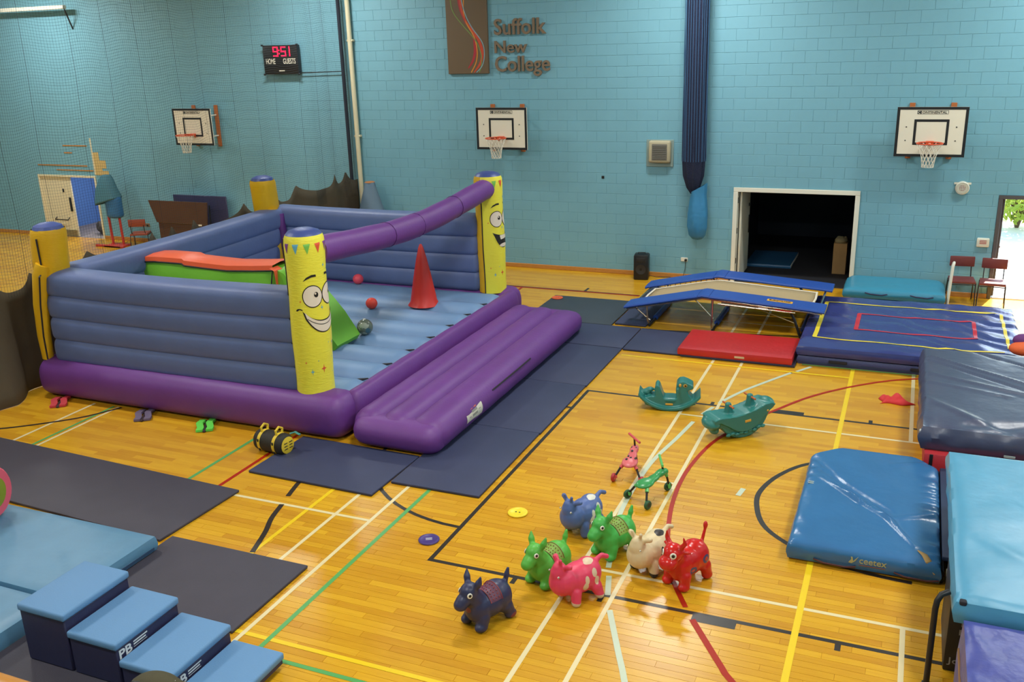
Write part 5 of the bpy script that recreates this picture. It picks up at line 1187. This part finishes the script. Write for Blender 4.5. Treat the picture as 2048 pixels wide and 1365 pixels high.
def bull_mesh():
    m = MB(); m.ell((-.02, 0, .23), (.2, .145, .15)); m.ell((.10, 0, .22), (.13, .13, .16)); m.ell((-.12, 0, .245), (.155, .15, .165)); capsule(m, (.13, 0, .30), (.185, 0, .38), .10, .085)
    m.ell((.20, 0, .40), (.105, .10, .095)); m.ell((.275, 0, .325), (.09, .098, .075), rot=(0, .4, 0))
    for s in (-1, 1):
        capsule(m, (.125, s*.09, .15), (.14, s*.10, .055), .066, .052); m.ell((.15, s*.10, .047), (.066, .056, .047)); capsule(m, (-.17, s*.09, .15), (-.20, s*.105, .05), .07, .05); m.ell((-.195, s*.107, .045), (.062, .052, .045))
        capsule(m, (.175, s*.06, .46), (.165, s*.11, .515), .028, .024); capsule(m, (.165, s*.11, .515), (.18, s*.10, .59), .023, .009); capsule(m, (.16, s*.08, .42), (.14, s*.15, .43), .028, .016)
    capsule(m, (-.24, 0, .36), (-.28, 0, .47), .02, .016); m.ell((-.285, 0, .51), (.026, .024, .045))
    return blob(m, .010, 4)
DONK, COW, BULL = donkey_mesh(), cow_mesh(), bull_mesh()
def animal(me, name, label, x, y, deg, m, sc=1.0):
    t = thing(name, label, 'hopper toy', (x, y, 0), radians(deg), 'inflatable animal hoppers'); t.scale = (sc,)*3
    d = me.copy(); d.materials.clear(); link('body', d, m, t); return t
def saddle(t, col, mark, r=.001):
    """printed saddle cloth: thin band wrapped over the back"""
    q = MB(); na, nx_ = 20, 6; vs = []
    for i in range(nx_+1):
        x = -.085+.13*i/nx_
        for k in range(na+1):
            a = radians(18)+radians(144)*k/na; dirv = Vector((0, cos(a), sin(a))); rr = .1
            vs.append((x, a, 0))
    # project the band on to the hide
    skin = [c for c in t.children if c.name.startswith('body')][0].data; bm = bmesh.new(); bm.from_mesh(skin)
    from mathutils.bvhtree import BVHTree
    bv = BVHTree.FromBMesh(bm); out = []
    for x, a, _ in vs:
        o = Vector((x, .6*cos(a), .22+.6*sin(a))); h = bv.ray_cast(o, Vector((0, -cos(a), -sin(a)))); p = h[0] if h[0] else Vector((x, .13*cos(a), .22+.15*sin(a)))
        out.append(p+(Vector((0, cos(a), sin(a)))*.003))
    q.add(out, [(i*(na+1)+k, i*(na+1)+k+1, (i+1)*(na+1)+k+1, (i+1)*(na+1)+k) for i in range(nx_) for k in range(na)]); sd_ = q.build('saddle_cloth', col, t)
    def pt(x, a):
        o = Vector((x, .6*cos(a), .22+.6*sin(a))); h = bv.ray_cast(o, Vector((0, -cos(a), -sin(a)))); return (h[0] if h[0] else o*.3)+Vector((0, cos(a), sin(a)))*.005
    for x in (-.083, .043): MB().tube([pt(x, radians(18+144*k/20)) for k in range(21)], .004, 5).build('saddle_edge', mark, sd_)
    for i in range(10):
        a = radians(30+13*i)
        for x in (-.055, -.02, .015): MB().tube([pt(x+.006*((i % 2)*2-1), a-.03), pt(x, a+.03)], .006, 5).build('saddle_motif', mark, sd_)
    bm.free()
SDG = mat('saddle_olive', (128, 162, 62), .5); MKB = mat('motif_brown', (128, 84, 40), .5); MKR = mat('motif_rust', (150, 58, 56), .5)
HG1 = spotted('hopper_green', (88, 176, 62), [((150, 96, 60), [((.19, 0, .24), (.03, .05, .03))])], .42, .3); HG2 = spotted('hopper_leaf_green', (70, 172, 72), [((120, 84, 50), [((.19, 0, .24), (.035, .06, .05))])], .42, .3)
t = animal(DONK, 'donkey_hopper', 'navy blue donkey hopper with red saddle print, nearest the camera', 1.02, -.74, -116, spotted('hopper_navy', (48, 50, 82), [((120, 50, 60), [((.2, 0, .22), (.04, .05, .04)), ((-.2, .14, .04), (.04, .03, .03)), ((-.2, -.14, .04), (.04, .03, .03))])], .4, .3), .98)
eyes(t, .247, .074, .405, .026); saddle(t, mat('saddle_plum', (96, 52, 76), .5), MKR)
t = animal(DONK, 'donkey_hopper', 'green donkey hopper behind the pink cow hopper', 1.31, .10, -112, HG1, .98); eyes(t, .247, .074, .405, .025); saddle(t, SDG, MKB)
t = animal(DONK, 'donkey_hopper', 'bright green donkey hopper between the blue and white cow hoppers', 1.76, .82, -117, HG2, .98); eyes(t, .247, .074, .405, .025); saddle(t, SDG, MKB)
HOOF = [((.08, .115, .02), (.075, .065, .035)), ((.08, -.115, .02), (.075, .065, .035)), ((-.178, .11, .02), (.075, .065, .035)), ((-.178, -.11, .02), (.075, .065, .035))]
def patches(col):
    return [(col, [((-.10, .03, .38), (.06, .05, .05)), ((-.02, .15, .17), (.03, .05, .05)), ((-.035, .14, .23), (.022, .05, .045)), ((-.14, .14, .20), (.028, .06, .045)), ((-.12, .12, .28), (.025, .06, .04)), ((-.02, -.15, .2), (.04, .05, .06)), ((-.14, -.13, .24), (.04, .06, .05))])]
t = animal(COW, 'cow_hopper', 'pink cow hopper with cream patches and cream hooves', 1.67, -.11, -128, spotted('hopper_pink', (226, 62, 96), patches((222, 196, 164))+[((214, 190, 160), HOOF)], .42, .3, 14), 1.08); eyes(t, .225, .075, .315, .009)
t = animal(COW, 'cow_hopper', 'cream cow hopper with black patches and black hooves', 2.19, .62, -114, spotted('hopper_cream', (222, 200, 156), patches((44, 34, 30))+[((40, 34, 34), HOOF)], .42, .3, 14), 1.08); eyes(t, .225, .075, .315, .008)
t = animal(COW, 'cow_hopper', 'blue cow hopper with white patches, furthest of the hoppers', 1.31, 1.12, -116, spotted('hopper_blue', (84, 104, 160), patches((218, 214, 200)), .42, .3, 14), 1.08); eyes(t, .225, .075, .315, .010)
t = animal(BULL, 'bull_hopper', 'glossy red bull hopper with horns and blue swirl prints', 2.58, .53, -116, spotted('hopper_red', (204, 34, 30), [((72, 60, 110), [((.05, .14, .19), (.05, .09, .042)), ((-.13, .15, .26), (.046, .09, .046)), ((-.05, -.15, .22), (.04, .06, .04))]), ((190, 40, 44), [((.048, .14, .193), (.02, .09, .016)), ((-.13, .15, .26), (.02, .09, .02))])], .22, .25, 14), 1.0); eyes(t, .278, .062, .415, .032, .95)

# ------------------------------------------------------------------ rocking horse and whale rocker
TEAL = mat('plastic_teal', (44, 118, 112), .32); OCHRE = mat('toy_ochre', (216, 160, 60), .4); PINK = mat('toy_pink', (214, 70, 110), .4)
rh = thing('rocking_horse', 'teal plastic rocking horse with ochre ear and pink mouth', 'rocking toy', (1.34, 4.92, 0), radians(12)); rh.scale = (1.18, 1.12, .93)
m = MB()
out = [(.46*sin(a)*1.0, .56-.56*cos(a)) for a in [(-.95+1.9*i/20) for i in range(21)]]; inn = [(x*.97, z+.055) for x, z in out]
for y0, y1 in ((-.15, .15),): m.prism(out+inn[::-1], y0, y1, 'y')
bd_ = [(-.29, .07), (-.31, .16), (-.27, .20), (-.22, .22), (-.17, .21), (-.175, .36), (-.16, .395), (-.135, .40), (-.115, .37), (-.07, .21), (-.05, .185), (.07, .185), (.085, .20), (.075, .33), (.085, .42), (.115, .465), (.16, .475), (.21, .455), (.275, .41), (.285, .37), (.27, .345), (.235, .335), (.215, .325), (.23, .26), (.285, .18), (.32, .10), (.12, .03), (-.12, .03)]
m.prism(bd_, -.105, .105, 'y'); m.ell((-.275, 0, .25), (.06, .055, .05)); m.ell((-.235, 0, .29), (.05, .05, .035)); m.rbox(-.06, .08, -.12, .12, .13, .195, .03, 2)
link('body', blob(m, .011, 4), TEAL, rh)
for s in (-1, 1):
    MB().ell((.125, s*.108, .415), (.016, .012, .028)).build('ear', OCHRE, rh)
    e = MB().lathe([(.024, -.004), (.022, .006), (0, .008)], 16, (.185, 0, .41), 'y'); e.v = [(x, s*(.106+y), z) for x, y, z in e.v]; eo = e.build('eye', OCHRE, rh)
    e = MB().lathe([(.014, .006), (.012, .011), (0, .012)], 12, (.188, 0, .41), 'y'); e.v = [(x, s*(.106+y), z) for x, y, z in e.v]; e.build('pupil', PUPIL, eo)
    MB().rbox(-.045, .045, *(sorted((s*.104, s*.112))), .085, .115, .012, 2).build('badge', OCHRE, rh)
MB().ell((.245, 0, .345), (.035, .07, .022)).build('mouth', PINK, rh)
MB().tube([(.10, -.19, .37), (.10, .19, .37)], .014, 8).build('hand_peg', TEAL, rh)
wr_ = thing('whale_rocker', 'teal plastic whale seesaw rocker with two orange handlebars', 'rocking toy', (2.46, 4.30, .0), radians(42))
m = MB(); tl_ = radians(-6)
bt = [(.42*sin(a), .42-.40*cos(a)) for a in [(-1.1+2.2*i/18) for i in range(19)]]
side = [(x, z) for x, z in bt]+[(.46, .36), (.40, .42), (.30, .42), (.16, .35), (.0, .315), (-.16, .315), (-.28, .34), (-.38, .37), (-.46, .34), (-.46, .26)]
m.prism([(x*.92, z) for x, z in side], -.13, .13, 'y'); m.prism([(x, z*.55+.20) if z > .1 else (x*.8, z+.1) for x, z in side], -.165, .165, 'y')
m.ell((-.43, 0, .30), (.11, .17, .085)); m.ell((.40, 0, .37), (.11, .15, .085)); m.ell((-.40, 0, .20), (.06, .10, .07))
for x, z in ((-.16, .30), (.17, .34)): m.lathe([(.095, 0), (.065, .07), (.045, .17), (.040, .21), (0, .23)], 16, (x, 0, z))
wm = blob(m, .011, 4); RM = Matrix.Rotation(tl_, 4, 'Y'); wm.transform(Matrix.Translation((0, 0, .01)) @ RM); z0 = min(v.co.z for v in wm.vertices); wm.transform(Matrix.Translation((0, 0, -z0))); link('body', wm, TEAL, wr_)
def WT(mb): return mb.moved(Matrix.Translation((0, 0, .01-z0)) @ RM)
for x, z in ((-.16, .485), (.17, .525)): WT(MB().tube([(x, -.13, z), (x, .13, z)], .013, 8)).build('handlebar', mat('toy_orange', (190, 98, 44), .5), wr_)
for s in (-1, 1):
    for i in range(9): WT(MB().ell((-.26+.065*i, s*.135, .095+.014*((i-4)/3)**2+.015*(i % 2)), (.038, .022, .024), 10, 6)).build('wave_relief', mat('plastic_teal_dark', (52, 128, 122), .35), wr_)
    WT(MB().ell((.33, s*.155, .335), (.02, .018, .02), 12, 8)).build('eye', OCHRE, wr_); WT(MB().rbox(-.02, .07, *(sorted((s*.162, s*.172))), .25, .285, .012, 2)).build('badge', OCHRE, wr_)

# ------------------------------------------------------------------ three-wheeled bug scooters
def bug(ba, x, y, deg, shell, arm, wheel_c, label, dots):
    t = thing('bug_scooter', label, 'ride-on toy', (x, y, 0), radians(deg), 'bug scooters')
    m = MB(); m.ell((-.12, 0, .225), (.12, .10, .038), rot=(0, -.12, 0)); m.ell((.0, 0, .245), (.12, .06, .036), rot=(0, -.3, 0)); m.ell((.12, 0, .285), (.09, .055, .042), rot=(0, -.2, 0)); m.ell((.18, 0, .285), (.05, .045, .04))
    o = link('shell', blob(m, .010, 4), shell, t)
    if dots:
        for dx, dy in ((-.12, .04), (-.07, 0), (-.07, -.06), (-.03, .035), (-.01, -.02), (.05, .01), (.12, .025), (.12, -.02)):
            MB().ell((dx, dy, .262+.18*max(0, dx)+.03*(dx > .04)), (.024, .015, .010), 10, 6).build('spot', PUPIL, o)
    def wheel(c, ax):
        c = Vector(c); R = Vector(ax).normalized().to_track_quat('Z', 'Y').to_matrix().to_4x4(); M_ = Matrix.Translation(c) @ R
        w_ = MB().lathe([(.022, -.018), (.046, -.018), (.054, -.008), (.054, .008), (.046, .018), (.022, .018)], 20).moved(M_).build('wheel', wheel_c, t)
        MB().lathe([(0, -.019), (.026, -.019), (.026, .019), (0, .019)], 14).moved(M_).build('hub', arm if dots else BLACK, w_)
    for s in (-1, 1):
        MB().tube([(-.14, s*.06, .21), (-.18, s*.10, .17)], .022, 8).build('leg_socket', arm, t); MB().tube([(-.18, s*.10, .17), (-.225, s*.145, .085)], .013, 8).build('leg', BLK, t)
        MB().tube([(-.225, s*.145, .09), (-.225, s*.145, .05)], .018, 8).build('wheel_fork', arm, t); wheel((-.23, s*.172, .054), (.15, s, 0))
    MB().tube([(.19, 0, .27), (.215, 0, .22)], .022, 8).build('leg_socket', arm, t); MB().tube([(.215, 0, .22), (.25, 0, .10)], .013, 8).build('leg', BLK, t); MB().tube([(.25, .0, .11), (.265, .0, .05)], .018, 8).build('wheel_fork', arm, t); wheel((.27, .034, .054), (0, 1, 0))
    MB().tube([(.16, 0, .30), (.12, 0, .43)], .012, 8).build('steering_column', BLK, t); bx_, by_ = .15*cos(radians(ba)), .15*sin(radians(ba)); MB().tube([(.12-bx_, -by_, .44), (.12+bx_, by_, .44)], .015, 8).build('handlebar', arm, t)
bug(54, 1.83, 2.12, 57, mat('bug_green', (60, 150, 84), .28), mat('bug_green_arm', (90, 186, 100), .35), mat('bug_green_wheel', (38, 84, 52), .5), 'green three-wheeled bug scooter with black wheels', False)
bug(38, 1.44, 2.62, 93, mat('bug_pink', (216, 104, 108), .35), mat('bug_pink_arm', (212, 86, 90), .35), mat('bug_red_wheel', (170, 40, 46), .5), 'pink spotted three-wheeled bug scooter with red wheels', True)

# ------------------------------------------------------------------ button discs and red cloth
def disc(x, y, z, c, label, holes, r=.115, rz=0):
    t = thing('button_disc', label, 'disc', (x, y, z), rz, 'button discs on the floor')
    MB().lathe([(0, .016), (r*.75, .016), (r*.82, .022), (r*.95, .02), (r, .012), (r*.97, .002), (0, .002)], 32).build('disc', c, t)
    if holes:
        for a in (-.022, .022): MB().lathe([(0, .018), (.010, .018), (.010, .014)], 10, (a, 0, 0)).build('hole', BLACK, t)
    else:
        for k in range(3): MB().rbox(-.035, .035, -.02+k*.018, -.01+k*.018, .016, .0185, .001, 1).build('print', mat('disc_print', (190, 186, 200), .5), t)
disc(.5, 1.25, .0015, mat('disc_yellow', (244, 216, 40), .4), 'yellow button disc on the floor near the black corner line', True)
disc(-.17, .37, .0015, mat('disc_purple', (74, 56, 124), .4), 'purple button disc on the floor left of the black corner', False, rz=.5)
disc(-2.22, 9.93, .037, mat('disc_orange', (226, 96, 50), .4), 'orange button disc on the slate floor mat', True)
q = MB(); vs = []; nx_, ny_ = 22, 14
for i in range(nx_+1):
    for j in range(ny_+1):
        u, v = i/nx_, j/ny_; wv_ = .10+.20*math.exp(-((u-.12)/.16)**2)+.24*math.exp(-((u-.55)/.16)**2)-.10*max(0, u-.75)*3; x = -.2+.44*u+.03*sin(v*5); y = -.13+max(.02, wv_)*v+.03*sin(u*7)+.06*u
        e = sin(pi*u)**.6*sin(pi*v)**.6; z = .004+e*(.05+.06*abs(noise.noise(Vector((u*3.1, v*2.3, 4))))+.05*math.exp(-((u-.5)/.14)**2-((v-.75)/.3)**2)+.03*math.exp(-((u-.12)/.1)**2)); vs.append((x, y, z))
q.add(vs, [(i*(ny_+1)+j, (i+1)*(ny_+1)+j, (i+1)*(ny_+1)+j+1, i*(ny_+1)+j+1) for i in range(nx_) for j in range(ny_)]); rc = q.build('red_cloth', mat('cloth_red', (206, 48, 50), .8, bump=.3, bscale=20)); rc.location = (4.33, 6.13, .001); rc.modifiers.new('thickness', 'SOLIDIFY').thickness = .004
tag(rc, 'crumpled red cloth dropped on the floor beside the yellow line', 'cloth')
